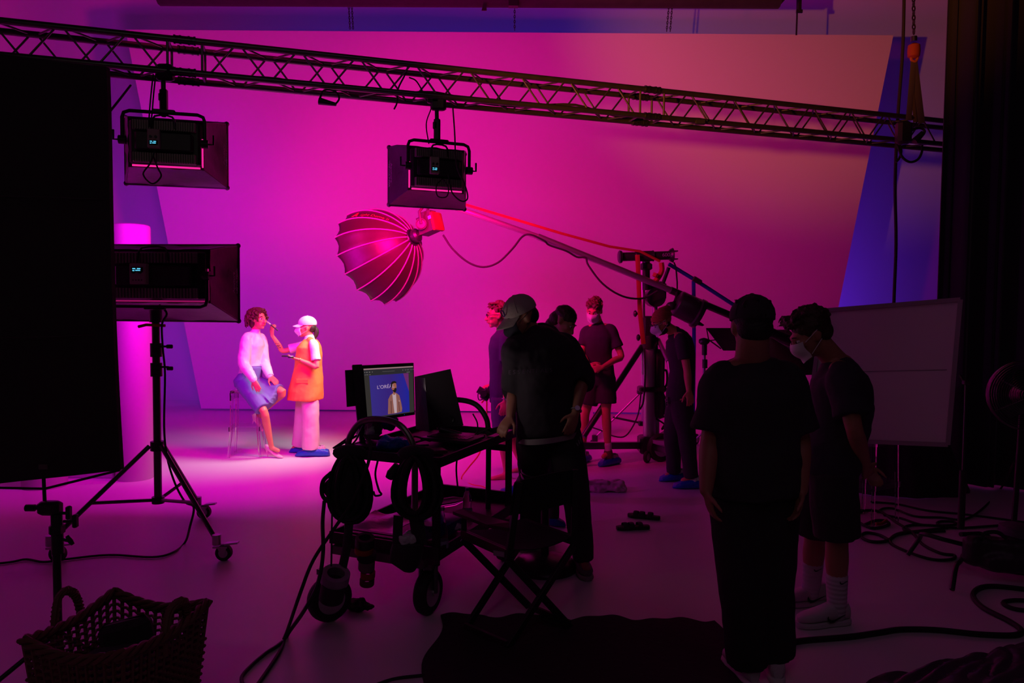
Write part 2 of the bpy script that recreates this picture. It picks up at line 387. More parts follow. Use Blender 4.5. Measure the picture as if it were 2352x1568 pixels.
b = MB(); b.box(at(2075, 305, 7.45), (.14, .12, .22), bev=.03); b.tube(at(2100, 325, 7.4), at(2120, 305, 7.4), .035, .025)
tag(b.build('power_distributor', m=BPLA), 'black power box and plug tucked in right end of truss', 'power box')
# ================================================================ plinths left
PLM = mat('plinth_white', (.45, .45, .45), .6)
def cyl(c, r, h, label):
    b = MB(); b.lathe(c, UP, [(r, 0), (r, h-.03), (r-.008, h-.01), (r-.03, h)], 48)
    tag(b.build('cylinder_plinth', m=PLM), label, 'plinth')
c1 = at(304, 1090, 7.4); cyl(V((c1.x, 7.45, 0)), .175, 2.56, 'tall white cylinder column glowing pink behind the left softbox')
c2 = flo(74, 1127); cyl(V((c2.x, c2.y+.19, 0)), .195, 1.2, 'white cylinder plinth seen only under black flag at far left')
b = MB(); c3 = flo(190, 1098); b.box(V((c3.x, c3.y+.2, .35)), (.62, .4, .7), bev=.01)
tag(b.build('block_plinth', m=PLM), 'low white block between the two cylinders at far left', 'plinth')
b = MB(); c4 = flo(1340, 1015); b.box(V((c4.x, c4.y+.15, .35)), (.24, .3, .7))
tag(b.build('block_plinth', m=PLM), 'white post behind legs of young man in shorts', 'plinth')
# ================================================================ black flag, far left
YF = 3.3
fl = thing('light_flag', 'very large black cloth flag filling the left edge', 'flag', (-2.3, YF, .5))
def fq(p, Y=YF): return at(p[0], p[1], Y)
R_ = spline([V((243, 152, 0)), V((250, 300, 0)), V((258, 600, 0)), V((268, 860, 0)), V((279, 1078, 0))], 6)
def flag(u, v):
    y = v*(len(R_)-1); i = min(int(y), len(R_)-2); r = R_[i].lerp(R_[i+1], y-i)
    lx = -330; ly = 88+v*(1150-88); ty = r.y*u+ly*(1-u)
    p = at(lx+(r.x-lx)*u, ty, YF+.0*u); p.y += .012*math.sin(u*9+v*3)
    return p
b = MB(); b.grid(flag, 20, 24, thick=(0, .03, 0)); b.build('flag_cloth', fl, m=mat('duvetyne', (.032, .028, .03), .95, bump=.4, bscale=120))
SEAM = mat('seam_thread', (.06, .03, .05), .9)
for (ya, yb_) in ((448, 458), (777, 768)):
    b = MB(); b.path(spline([at(-200, ya, YF-.004), at(60, ya+(yb_-ya)*.3, YF-.01), at(130, (ya+yb_)/2, YF-.005), at(238, yb_, YF-.008)], 4), .0022, 6); b.build('seam', fl, m=SEAM)
b = MB(); b.box(at(99, 1072, YF-.012), (.04, .003, .022)); b.build('sewn_label', fl, m=mat('grey_label', (.12, .08, .1), .8))
b = MB()
jn = at(103, 1122, YF+.02)
b.path([at(-330, 1113, YF+.05), jn, at(276, 1079, YF+.04)], .006, 8); b.tube(at(100, 1090, YF+.02), at(103, 1155, YF+.02), .008)
b.build('support_rod', fl, m=BMET)
# its stand
st = thing('light_stand', 'black stand with grip head holding black flag at left edge', 'stand', V((at(131, 1300, YF).x, YF, 0)))
b = MB(); top = at(128, 1155, YF); base = V((top.x, YF, .03)); b.tube(base, V((top.x, YF, top.z-.05)), .0175, n=16)
b.build('pole', st, m=BMET)
b = MB(); b.box(at(115, 1166, YF), (.1, .06, .06), bev=.015); b.tube(at(60, 1166, YF), at(80, 1166, YF), .016); b.tube(at(78, 1166, YF), at(98, 1166, YF), .009)
b.tube(at(130, 1180, YF), at(133, 1270, YF), .024, .026); b.box(at(131, 1215, YF), (.055, .06, .05), bev=.012); b.build('grip_head', st, m=BPLA)
for (x1, y1, x2, y2, w3) in ((142, 1178, 155, 1178, 0), (150, 1197, 170, 1197, 0), (145, 1238, 160, 1242, 1)):
    b = MB(); b.tube(at(x1-4, y1, YF), at(x2, y2, YF), .007)
    if w3: b.path([at(x2-6, y2-12, YF), at(x2+2, y2, YF), at(x2+8, y2+8, YF)], [.008, .012, .008], 8)
    else: b.box(at(x2+3, y2-1, YF), (.02, .03, .06), bev=.006)
    b.build('knob', st, m=BPLA)
for k in range(3):
    a = 2.0+k*2.094; b = MB(); b.tube(base+UP*.25, base+V((.5*math.cos(a), .5*math.sin(a), -.02)), .011); b.build('leg', st, m=BMET)
# ================================================================ softboxes
CYAN = mat('display_cyan', (.1, .55, .8), emit=1.2); DISP = mat('display_glass', (.01, .012, .015), .1)
FINS = mat('heat_sink', (.3, .28, .24), .5, metal=.4)
FACE = mat('control_face', (.42, .38, .3), .6)
LOGO = mat('grey_print', (.30, .25, .32), .6)
DIFF = mat('diffusion_cloth', (.85, .85, .85), .8, trans=0)
def softbox(label, bc, D, bw, bh, oc, ow, oh, power, color, yoke='top', logo_side=1, sub2='NOVA P300c', leak=((1, 0, .45), 1.2), group=None):
    """bc body centre, oc opening centre, D facing direction (horizontal)"""
    D = V(D).normalized(); S = D.cross(UP).normalized(); U = S.cross(D)   # S = right when looking along D
    t = thing('softbox_light', label, 'studio light', bc, group)
    ax = (S, D, U)
    b = MB(); b.use(BPLA).box(bc+D*.03, (bw, .07, bh), ax, bev=.02)
    b.use(FINS)
    for k in (-1, 1):   # perforated sloped heat sinks above and below
        for i in range(26):
            x = -bw*.42+bw*.84*i/25; b.box(bc+S*x-D*.02+U*k*bh*.36, (bw*.018, .05, bh*.2), ax)
        b.box(bc-D*.012+U*k*bh*.36, (bw*.88, .03, bh*.23), ax, bev=.006)
    b.use(BPLA).box(bc-D*.03, (bw*.8, .06, bh*.42), ax, bev=.015)
    b.build('lamp_body', t)
    b = MB(); cb = bc-D*.075+S*(-bw*.12); b.use(FACE).box(cb+U*.01, (bw*.17, .05, bh*.42), ax, bev=.006)
    for k in (-1, 1): b.use(BPLA).tube(cb+S*k*bw*.035+U*.02-D*.02, cb+S*k*bw*.035+U*.02-D*.04, .009)
    for k in range(4): b.use(BPLA).box(cb+S*(k-1.5)*bw*.03-U*bh*.1-D*.026, (.008, .004, .008), ax)
    cbo = b.build('control_box', t)
    b = MB(); dc = cb-U*bh*.02-D*.028 + U*(bh*.13 if yoke != 'top' else -bh*.045)
    b.use(DISP).box(dc, (bw*.12, .004, bh*.1), ax)
    for (a1, b1, w1) in ((-.03, .02, .03), (.02, .02, .035), (-.035, -.02, .02), (.01, -.015, .05)): b.use(CYAN).box(dc+S*bw*a1+U*bh*b1-D*.003, (bw*w1, .002, bh*.02), ax)
    b.build('display', cbo)
    # fabric shell
    k1 = (1.04, 1.08)
    A = [bc+D*.05+S*x*bw/2*k1[0]+U*z*bh/2*k1[1] for x, z in ((-1, -1), (1, -1), (1, 1), (-1, 1))]
    O = [oc+S*x*ow/2+U*z*oh/2 for x, z in ((-1, -1), (1, -1), (1, 1), (-1, 1))]
    b = MB()
    for i in range(4):
        a0, a1, o0, o1 = A[i], A[(i+1) % 4], O[i], O[(i+1) % 4]
        n0 = (a1-a0).cross(o0-a0).normalized()
        def fn(uu, vv):
            p = a0.lerp(a1, uu).lerp(o0.lerp(o1, uu), vv); return p + n0*(.022*math.sin(math.pi*uu)*math.sin(math.pi*vv)+.006*math.sin(uu*17+i)*math.sin(math.pi*uu)*math.sin(vv*7+uu*3))
        b.grid(fn, 12, 8, thick=-n0*.006)
    b.build('fabric_shell', t, m=NYLON)
    for i in range(4): b = MB(); b.path([A[i], A[i].lerp(O[i], .5)+(O[i]-oc).normalized()*.015, O[i]], .008, 6); b.build('rod', t, m=BPLA)
    b = MB()
    for i in range(4): b.path([O[i], O[(i+1) % 4]], .014, 8)
    for i in range(4): b.ell(O[i], (.022, .022, .022), n=8, m=5)
    b.build('front_rim', t, m=NYLON)
    b = MB(); b.slab([O[0]-D*.02, O[1]-D*.02, O[2]-D*.02, O[3]-D*.02], D*.004); b.build('diffuser', t, m=DIFF, smooth=False)
    l = light('softbox_lamp', 'AREA', oc+D*.005, oc+D*2, power, color, shape='RECTANGLE', size=ow*.94, size_y=oh*.94)
    l.rotation_euler = Matrix((S, U, -D)).transposed().to_euler()
    # emissive strips stand in for the pink light leaking round the lamp body
    em = mat('leak_glow_%d' % int(leak[1]*100), (1, .02, .35), emit=leak[1])
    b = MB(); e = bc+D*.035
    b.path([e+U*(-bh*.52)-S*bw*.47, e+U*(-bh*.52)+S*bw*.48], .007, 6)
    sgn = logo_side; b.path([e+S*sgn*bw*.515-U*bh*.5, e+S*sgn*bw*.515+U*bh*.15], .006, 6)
    b.build('leak_strip', t, m=em)
    # carrying handle
    b = MB(); b.path(spline([bc-S*bw*.16+U*bh*.3-D*.05, bc-S*bw*.12+U*bh*.56-D*.04, bc+S*bw*.12+U*bh*.56-D*.04, bc+S*bw*.16+U*bh*.3-D*.05], 3), .008, 6); b.build('carry_handle', t, m=BPLA)
    # yoke
    yo = bw/2+.035; h = bh*.5+.05; sg = 1 if yoke == 'top' else -1
    b = MB(); P = []
    for x, z in ((-yo, 0), (-yo, sg*(h-.05)), (-yo+.012, sg*(h-.015)), (-yo+.05, sg*h), (yo-.05, sg*h), (yo-.012, sg*(h-.015)), (yo, sg*(h-.05)), (yo, 0)):
        P.append(bc-D*.03+S*x+U*z)
    b.path(P, .013, 10); b.box(bc-D*.03+U*sg*(h+.008), (.16, .04, .03), ax, bev=.008); b.build('yoke', t, m=BMET)
    for k in (-1, 1):
        b = MB(); c = bc-D*.03+S*k*yo; b.tube(c-S*.025, c+S*.025, .032, n=14)
        b.path([c+S*k*.02, c+S*k*.06, c+S*k*.06+U*.07], .008, 6); b.build('tilt_knob', t, m=BPLA)
    # logo lettering on the side panel that faces the camera
    i = 1 if logo_side == 1 else 3
    a0, a1, o0, o1 = A[i], A[(i+1) % 4], O[i], O[(i+1) % 4]
    yd = (a0.lerp(a1, .5)-o0.lerp(o1, .5)).normalized(); xd = (o1-o0).normalized()
    n0 = (a1-a0).cross(o0-a0).normalized()
    if n0.dot(S*logo_side) < 0: n0 = -n0
    if xd.cross(yd).dot(n0) < 0: xd = -xd
    org = (o0.lerp(o1, .5)+yd*.07)+n0*.03 - xd*.09
    text('lettering', 'Aputure', .05, org+yd*.045, xd, yd, LOGO, t, label='pale lettering on the side cloth')
    text('lettering', sub2, .036, org, xd, yd, LOGO, t, label='thin pale model line under it')
    return t
MAG = (.95, .004, .55); PUR = (.72, .004, .78)
# softbox 1, hung left
s1b = at(379, 328, 5.62); s1o = at(407, 352, 6.08)
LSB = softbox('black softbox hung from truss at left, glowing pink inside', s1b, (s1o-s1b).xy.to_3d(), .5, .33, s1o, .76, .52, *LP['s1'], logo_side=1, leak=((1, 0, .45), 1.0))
s2b = at(1006, 388, 6.25); s2o = at(982, 411, 6.72)
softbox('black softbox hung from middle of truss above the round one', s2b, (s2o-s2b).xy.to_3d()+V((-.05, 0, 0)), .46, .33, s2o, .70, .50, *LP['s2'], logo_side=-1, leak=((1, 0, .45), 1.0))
s3b = at(360, 633, 5.5); s3o = at(395, 650, 6.0)
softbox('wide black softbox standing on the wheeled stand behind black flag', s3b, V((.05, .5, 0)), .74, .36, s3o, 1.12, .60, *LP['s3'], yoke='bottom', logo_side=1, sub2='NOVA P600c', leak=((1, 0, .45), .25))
# hanging drop arms
def drop(px, py0, py1, Y, label):
    t = thing('hanging_bracket', label, 'bracket', at(px, py0, Y))
    b = MB(); b.tube(at(px, py0, Y), at(px+1, py1, Y), .017); b.build('drop_tube', t, m=BMET)
    b = MB(); m_ = (py0+py1)/2; b.box(at(px+1, m_+14, Y), (.055, .05, .2), bev=.012); b.box(at(px-3, m_+2, Y), (.04, .05, .06), bev=.008); b.build('swivel_joint', t, m=BMET)
    b = MB(); b.box(at(px+4, py0-8, Y-.02), (.13, .08, .12), bev=.02); b.box(at(px-8, py0-14, Y-.03), (.1, .06, .04), bev=.01); b.build('hook_clamp', t, m=BMET)
drop(375, 175, 268, 5.66, 'black drop bracket and clamp holding the left hung softbox')
drop(1003, 245, 328, 6.3, 'black drop bracket and clamp holding the middle hung softbox')
b = MB()
for dx in (0, 6): b.path(spline([at(352+dx, 170, 5.6), at(347+dx, 215, 5.58), at(343+dx, 262, 5.55), at(342+dx*.5, 290, 5.5)], 4), .006, 6)
tag(b.build('power_cable', m=RUB), 'thin black cables running up from left hung softbox to the truss', 'cable'); b = MB()
b.path(spline([at(356, 345, 5.53), at(345, 375, 5.38), at(329, 400, 5.38), at(350, 422, 5.38), at(370, 405, 5.38), at(362, 385, 5.38), at(352, 360, 5.53)], 5), .006, 6)
tag(b.build('power_cable', m=RUB), 'thin black cable loop hanging below the back of left hung softbox', 'cable')
b = MB()
b.path(spline([at(1040, 245, 6.25), at(1044, 300, 6.1), at(1049, 380, 6.0), at(1068, 425, 6.0), at(1074, 455, 6.0), at(1060, 462, 6.0), at(1040, 445, 6.0), at(1033, 420, 6.02), at(1030, 400, 6.05)], 5), .006, 6)
b.path(spline([at(990, 250, 6.25), at(979, 285, 6.2), at(985, 330, 6.1)], 5), .005, 6)
b.path(spline([at(1018, 410, 6.05), at(1003, 425, 6.0), at(1005, 450, 6.0), at(1025, 452, 6.0), at(1030, 432, 6.0), at(1018, 412, 6.05)], 5), .005, 6)
tag(b.build('power_cable', m=RUB), 'thin black cables looping down at middle hung softbox', 'cable')
b = MB(); b.path(spline([at(300, 196, 5.6), at(275, 228, 5.3), at(246, 264, 5.05), at(225, 290, 4.9)], 4), .008, 6)
tag(b.build('safety_line', m=RUB), 'thin black line slanting from truss behind black flag', 'line')
# orange/pale small clips on softbox 1 skipped: cable only
# ---- wheeled light stand
cw = thing('wheeled_stand', 'tall black wheeled tripod stand carrying the wide left softbox', 'stand', V((at(360, 900, 5.55).x, 5.55, 0)))
sx = at(360, 900, 5.55).x; SY = 5.55
def S3(y): return V((sx+ (0), SY, at(360, y, SY).z))
b = MB(); b.tube(S3(735), S3(1150), .028, n=16); b.tube(S3(700), S3(740), .045, n=14); b.build('column', cw, m=DSTEEL)
b = MB()
for y in (804, 849): b = MB(); b.tube(S3(y-16), S3(y+15), .042, n=14); b.build('collar', cw, m=BPLA)
for y, k in ((795, 0), (842, 1)):
    b = MB(); p = S3(y); b.tube(p, p+V((.1, -.02, 0)), .008); b.box(p+V((.11, -.02, -.01*k)), (.05, .02, .03), bev=.008); b.build('clamp_knob', cw, m=BPLA)
b = MB(); p = S3(747); b.path([p+V((-.11, -.04, -.01)), p+V((-.05, -.045, .005)), p+V((.09, -.045, 0))], .012, 6); b.build('tape', cw, m=ORANGE)
hub = S3(1022); low = S3(1146)
b = MB(); b.tube(hub+UP*.03, hub-UP*.04, .05, n=14); b.build('leg_hub', cw, m=BPLA); b = MB(); b.tube(low+UP*.02, low-UP*.03, .045, n=14); b.build('leg_hub', cw, m=BPLA)
feet = [flo(498, 1286), flo(455, 1190), flo(165, 1215)]
feet[2] = V((-3.15, 5.0, 0))
for i, f in enumerate(feet):
    ft = f+UP*.14; b = MB(); d = (ft-hub)
    st_ = hub+V((d.x, d.y, 0)).normalized()*.06
    b.tube(st_, ft, .017, n=10); mid = st_.lerp(ft, .62); lg = b.build('leg', cw, m=DSTEEL)
    b = MB(); b.tube(low+V((d.x, d.y, 0)).normalized()*.04, mid, .013, n=8); b.build('brace', cw, m=DSTEEL)
    b = MB(); dd = V((1, .3, 0)).normalized(); wc = ft+V((.05, 0, -.085)); 
    b.tube(ft+UP*.04, ft-UP*.03, .03, n=12)
    b.use(STEEL).box(ft+V((.03, 0, -.045)), (.10, .05, .012)); 
    for k in (-1, 1): b.use(STEEL).slab([wc+V((-.04, k*.026, .05)), wc+V((.03, k*.026, .05)), wc+V((.012, k*.026, -.012)), wc+V((-.012, k*.026, -.012))], V((0, .003*k, 0)))
    b.use(RUB).tube(wc+V((0, -.018, 0)), wc+V((0, .018, 0)), .055, n=24); b.use(STEEL).tube(wc+V((0, -.021, 0)), wc+V((0, .021, 0)), .032, n=18)
    b.use(STEEL).slab([ft+V((.06, -.025, -.03)), ft+V((.15, -.02, -.02)), ft+V((.15, .02, -.02)), ft+V((.06, .025, -.03))], UP*.012)
    b.build('castor', cw)
b = MB(); b.path(spline([at(366, 700, 5.5), at(383, 720, 5.48), at(372, 745, 5.48), at(374, 800, 5.48), at(379, 860, 5.48), at(377, 980, 5.48), at(384, 1050, 5.45), at(402, 1110, 5.4), at(425, 1152, 5.35), at(445, 1165, 5.2), at(436, 1210, 5.1), flo(425, 1245, .01), flo(398, 1268, .01), flo(350, 1279, .01), flo(250, 1274, .01), flo(150, 1284, .01), flo(100, 1290, .01), flo(60, 1284, .01), flo(20, 1291, .01), flo(-80, 1300, .01)], 5), .008, 6)
tag(b.build('power_cable', m=RUB), 'black cable running down the wheeled stand and along floor to the left', 'cable')
# ================================================================ round dome softbox
dome = thing('dome_softbox', 'round ribbed umbrella softbox with red lamp head on crane tip', 'studio light', at(965, 530, 8.0))
hp = at(948, 545, 8.0); oc = at(846, 596, 8.25)
A_ = (oc-hp).normalized(); A_ = V((A_.x, A_.y+.1, A_.z)).normalized()
X, Y, Z = basis(A_, UP); RD = .54; LD = .62
b = MB(); fabr = mat('dome_cloth', (.05, .012, .018), .42, bump=.3, bscale=10)
N = 16
def dome_pt(uu, vv):
    i = uu*N; fr = i-math.floor(i); a = 2*math.pi*uu
    r = .07+(RD-.07)*math.sin(vv*math.pi/2)**.85; z = LD*(vv*.55+.45*(1-math.cos(vv*math.pi/2)))
    sag = 1-.045*math.sin(math.pi*fr)*(.3+.7*vv); rr = r*sag
    if vv > .98: z -= .03*math.sin(math.pi*fr)
    return hp+Z*z+X*rr*math.cos(a)+Y*rr*math.sin(a)
b.grid(dome_pt, N*4, 14); db = b.build('dome_cloth', dome, m=fabr)
sd = db.modifiers.new('s', 'SOLIDIFY'); sd.thickness = .004
for k in range(N):
    b = MB(); b.path([dome_pt(k/N+1e-5, v/12)+(dome_pt(k/N+1e-5, v/12)-(hp+Z*LD*v/12)).normalized()*.004 for v in range(13)], .0075, 6); b.build('rib', dome, m=mat('pink_piping', (.38, .2, .28), .5))
b = MB(); b.ring(hp+Z*.0, Z, .085, .012); b.lathe(hp-Z*.09, Z, [(.05, 0), (.075, .02), (.075, .08), (.06, .1)], 20); b.build('mount_ring', dome, m=DSTEEL)
b = MB(); b.slab([hp+Z*(LD-.2)+X*.35*math.cos(a)+Y*.35*math.sin(a) for a in [2*math.pi*k/24 for k in range(24)]], Z*.004); b.build('inner_diffuser', dome, m=DIFF)
l = light('dome_lamp', 'AREA', hp+Z*(LD+.01), V((-2.6, 8.6, .6)), *LP['dome'], shape='DISK', size=.95, spread=math.radians(60))
# lamp head (COB)
REDB = mat('red_housing', (.055, .02, .025), .4)
hc = at(983, 517, 8.0); hd = -A_; hd = V((hd.x, hd.y, hd.z*.75)).normalized(); hx, hy, hz = basis(hd, UP)
b = MB(); b.use(REDB).box(hc+hd*.02, (.19, .16, .2), (hx, hy, hz), taper=(.95, .9), bev=0)
b.use(REDB).box(hc+hd*.03+hx*.1, (.09, .12, .14), (hx, hy, hz), taper=(.7, .9))
b.use(mat('red_orange_plastic', (.3, .03, .015), .4)).box(hc+hd*.125, (.2, .17, .045), (hx, hy, hz), bev=.01)
b.use(mat('white_label', (.7, .65, .65), .6)).box(hc-hy*.0+hd*.05+hx*.06+V((0, -.1, 0)), (.035, .005, .04), (hx, V((0, 1, 0)), hz))
b.use(BPLA).tube(hc+V((-.06, -.12, -.0)), hc+V((-.06, -.07, 0)), .06, n=18); b.use(REDB).ring(hc+V((-.06, -.122, 0)), V((0, 1, 0)), .05, .006)
b.build('lamp_head', dome)
b = MB(); b.path([hc+V((-.06, -.12, 0)), hc+V((-.08, -.11, .13)), at(978, 468, 7.95)], [.016]*3, 8); b.path([hc+V((-.06, .12, 0)), hc+V((-.03, .1, .13)), at(986, 468, 8.05)], [.014]*3, 8); b.build('yoke', dome, m=REDB)
lt = text('lettering', 'light Dome II', .085, (0, 0, 0), (1, 0, 0), (0, 1, 0), mat('red_print', (.8, .12, .12), .5), dome, label='thin red script lettering')
for v_ in lt.data.vertices:
    c_ = v_.co+OFF[dome]; v_.co = dome_pt(1-.115+c_.y*.36, .66-c_.x*.9)+(X*.012-Y*.008)-OFF[dome]
b = MB(); PQ = [dome_pt(1-.115+y_, .74-x_)+X*.012-Y*.006 for x_, y_ in ((-.04, 0), (0, .03), (.015, .028), (.04, 0), (.02, 0), (.01, .014), (-.02, 0))]
b.slab(PQ, X*.004); b.build('logo', dome, m=mat('red_mark', (.9, .1, .02), .5))
# crane arm
YA0, YA1 = 8.05, 8.65
def arm(px, py):   # point along arm line with depth interpolated on 1/Y
    t = (px-1040)/(1850-1040); return at(px, py, 1/((1-t)/YA0+t/YA1))
cr = thing('crane_stand', 'big steel wheeled crane stand with tripod braces at centre right', 'crane stand', flo(1492, 1045))
b = MB(); b.tube(arm(965, 448), arm(1240, 545), .03, n=14); b.build('boom_tip', cr, m=mat('pink_tube', (.5, .42, .46), .3, metal=.7))
b = MB(); b.tube(arm(1235, 543), arm(1545, 668), .036, n=14); b.build('boom', cr, m=STEEL)
b = MB(); b.tube(arm(1540, 666), arm(1725, 744), .042, n=14); b.tube(arm(1700, 735), arm(1905, 828), .05, n=14); b.build('boom_tail', cr, m=DSTEEL)
b = MB(); b.tube(arm(1720, 735), arm(1900, 808), .02, n=10); b.tube(arm(1700, 755), arm(1880, 842), .02, n=10); b.build('counter_rail', cr, m=DSTEEL)
YC = 8.62
def cp(px, py, dy=0): return at(px, py, YC+dy)
b = MB(); b.tube(cp(1490, 780), cp(1492, 1040), .075, n=18); b.build('main_column', cr, m=STEEL)
b = MB(); b.tube(cp(1503, 660, .05), cp(1508, 1000, .05), .035, n=14); b.build('inner_tube', cr, m=STEEL); b = MB(); b.tube(cp(1476, 620), cp(1478, 860), .025, n=12); b.build('inner_tube', cr, m=STEEL)
b = MB(); b.tube(cp(1492, 770), cp(1492, 800), .1, n=16); b.box(cp(1490, 755), (.16, .16, .3), bev=.03); b.build('collar', cr, m=BMET); b = MB(); b.box(cp(1495, 893), (.3, .2, .06), bev=.02); b.build('collar', cr, m=BMET); b = MB(); b.box(cp(1492, 1020), (.26, .26, .2), bev=.03); b.build('base_hub', cr, m=BMET)
for (px, py) in ((1476, 735), (1470, 775), (1463, 720), (1475, 895), (1530, 893)):
    b = MB(); b.tube(cp(px-4, py), cp(px+9, py), .014); b.ell(cp(px-4, py), (.025, .035, .04), n=8, m=6); b.build('knob', cr, m=BPLA)
b = MB(); b.box(cp(1510, 668), (.2, .12, .22), bev=.04); b.tube(cp(1503, 683)-V((0, .12, 0)), cp(1503, 683)+V((0, .1, 0)), .11, n=20); b.build('pivot_head', cr, m=BMET)
b = MB(); b.box(cp(1514, 880, .02), (.1, .15, .8), bev=.02); b.build('winch_box', cr, m=BPLA)
b = MB(); b.path(spline([cp(1515, 860), cp(1530, 850), cp(1532, 880), cp(1522, 900), cp(1527, 930), cp(1524, 950), cp(1512, 925), cp(1508, 900)], 5), .013, 6)
b.path(spline([cp(1505, 960), cp(1527, 975), cp(1520, 985), cp(1540, 945), cp(1524, 905)], 5), .01, 6); b.build('cable', cr, m=RUB)
# base arms and diagonals
base = cp(1492, 1022)
arms = [(at(1328, 1023, 8.1), at(1335, 1010, 8.1), cp(1475, 795)), (at(1600, 950, 9.6), None, cp(1500, 800)), (at(1560, 1040, 7.95), at(1545, 900, 8.2), cp(1502, 800))]
for i, (e, dlo, dhi) in enumerate(arms):
    b = MB(); b.box((base+e)/2, ((e-base).length, .07, .075), basis(UP, e-base) if False else ((e-base).normalized(), UP.cross((e-base).normalized()).normalized(), (e-base).normalized().cross(UP.cross((e-base).normalized()).normalized()))); b.build('base_arm', cr, m=DSTEEL)
    if i == 0:
        b = MB(); b.tube(at(1340, 1002, 8.1), dhi, .035, n=10); b.build('brace', cr, m=DSTEEL)
    if i == 2:
        b = MB(); b.tube(cp(1512, 780), at(1535, 830, 8.3), .026, n=10); b.tube(at(1535, 830, 8.3), e+UP*.1, .02, n=10); b.build('brace', cr, m=STEEL)
def wheel(mb, c, ax, R, w_, rim, mt=RUB, mr=STEEL):
    mb.use(mt).lathe(V(c), ax, [(R*.62, -w_*.42), (R*.86, -w_*.5), (R*.97, -w_*.32), (R, 0), (R*.97, w_*.32), (R*.86, w_*.5), (R*.62, w_*.42)], 36)
    mb.use(mr).lathe(V(c), ax, [(R*.2, -w_*.5), (R*.55, -w_*.44), (R*.62, -w_*.46)], 24); mb.use(mr).lathe(V(c), ax, [(R*.2, w_*.5), (R*.55, w_*.44), (R*.62, w_*.46)], 24)
    mb.use(mr).tube(V(c)-V(ax).normalized()*w_*.62, V(c)+V(ax).normalized()*w_*.62, R*.14)
    a, bb, _ = basis(ax)
    if rim:
        for k in range(5):
            an = 2*math.pi*k/5; mb.tube(V(c)-V(ax).normalized()*w_*.5, V(c)+(a*math.cos(an)+bb*math.sin(an))*R*.6-V(ax).normalized()*w_*.46, R*.06)
b = MB(); wheel(b, V((at(1515, 1035, 8.55).x, 8.5, .165)), (.3, -1, 0), .165, .09, 1); b.build('wheel', cr)
b = MB(); wheel(b, V((at(1487, 1050, 8.4).x, 8.42, .07)), (.8, -.6, 0), .07, .04, 0); b.build('castor', cr)
b = MB(); wheel(b, V((arms[0][0].x, 8.1, .07)), (.8, -.6, 0), .07, .04, 0); b.build('castor', cr)
b = MB(); wheel(b, V((arms[1][0].x, 9.6, .07)), (.8, -.6, 0), .07, .04, 0); b.build('castor', cr)
b = MB(); b.slab([at(1500, 1010, 8.4), at(1530, 1014, 8.3), at(1530, 1026, 8.3), at(1500, 1018, 8.4)], V((0, .25, 0))); b.build('wheel_guard', cr, m=STEEL)
# top fixture (tubular lamp) on the crane
tl = thing('tube_lamp', 'black barrel lamp lying across the crane top', 'studio light', at(1485, 600, 8.5))
b = MB()
def hb(mb, p0, p1, prof, Y0, Y1, n=20):
    a, c = at(*p0, Y0), at(*p1, Y1); L = (c-a).length; mb.lathe(a, c-a, [(r, h*L) for r, h in prof], n)
hb(b, (1420, 590), (1545, 586), [(.055, 0), (.075, .02), (.07, .06), (.05, .08), (.05, .3), (.06, .32), (.06, .62), (.065, .64), (.05, .66), (.05, .93), (.07, .95), (.085, 1)], 8.45, 8.5)
b.build('barrel', tl, m=BMET)
b = MB(); b.tube(at(1484, 600, 8.5), at(1484, 665, 8.55), .045); b.box(at(1484, 612, 8.5), (.13, .1, .08), bev=.02); b.build('spigot', tl, m=BMET)
b = MB()
for z in (-1, 1): b.box(at(1545, 586+z*9, 8.5), (.1, .12, .012), bev=0)
b.build('barn_door', tl, m=BMET)
text('lettering', '600d', .06, at(1521, 589, 8.43), (1, 0, .02), UP, LOGO, tl)
b = MB(); b.path(spline([at(1519, 603, 8.4), at(1520, 622, 8.4), at(1510, 640, 8.4), at(1500, 650, 8.4)], 3), .03, 8); b.use(ORANGE)
b.build('cable_pendant', tl, m=BPLA)
b = MB(); b.path([at(1508, 628, 8.37), at(1504, 636, 8.37)], .034, 8); b.build('orange_grip', tl, m=ORANGE)
b = MB(); b.tube(at(1536, 614, 8.5), at(1515, 672, 8.6), .022); b.path(spline([at(1548, 602, 8.5), at(1553, 620, 8.5), at(1553, 680, 8.5), at(1520, 740, 8.55)], 4), .009, 6); b.build('support', tl, m=BMET)
# straps
def strap(pts, w_, m, label, cat='strap'):
    b = MB(); b.path([at(*p) for p in pts], w_, 8, flat=.12, x0=(1, 0, 0)); tag(b.build('tie_strap', m=m), label, cat)
b = MB(); b.path([at(1070, 470, 8.05), at(1180, 503, 8.1), at(1290, 536, 8.2), at(1400, 566, 8.35), at(1470, 577, 8.4), at(1516, 600, 8.42)], .016, 6); tag(b.build('tie_strap', m=ORANGE), 'orange strap slanting from crane tip up to the crane top', 'strap')
strap([(1464, 585, 8.38), (1467, 650, 8.38), (1470, 720, 8.4), (1478, 790, 8.42)], .026, ORANGE, 'orange strap hanging vertically beside crane column')
b = MB(); b.path([at(1536, 606, 8.5), at(1600, 645, 8.55), at(1690, 703, 8.6), at(1745, 738, 8.6), at(1795, 775, 8.6)], .022, 6); tag(b.build('tie_strap', m=BLUEW), 'blue strap slanting from the crane top down to its tail', 'strap')
strap([(1593, 645, 8.5), (1594, 720, 8.5), (1594, 800, 8.5), (1592, 960, 8.5), (1588, 985, 8.5)], .022, BLUEW, 'blue strap end hanging straight down behind beanie man')
b = MB(); b.box(at(1601, 644, 8.48), (.11, .05, .06), (V((.85, 0, -.5)), V((0, 1, 0)), V((.5, 0, .85))), bev=.01); tag(b.build('ratchet_buckle', m=BMET), 'black ratchet buckle on the blue strap', 'buckle')
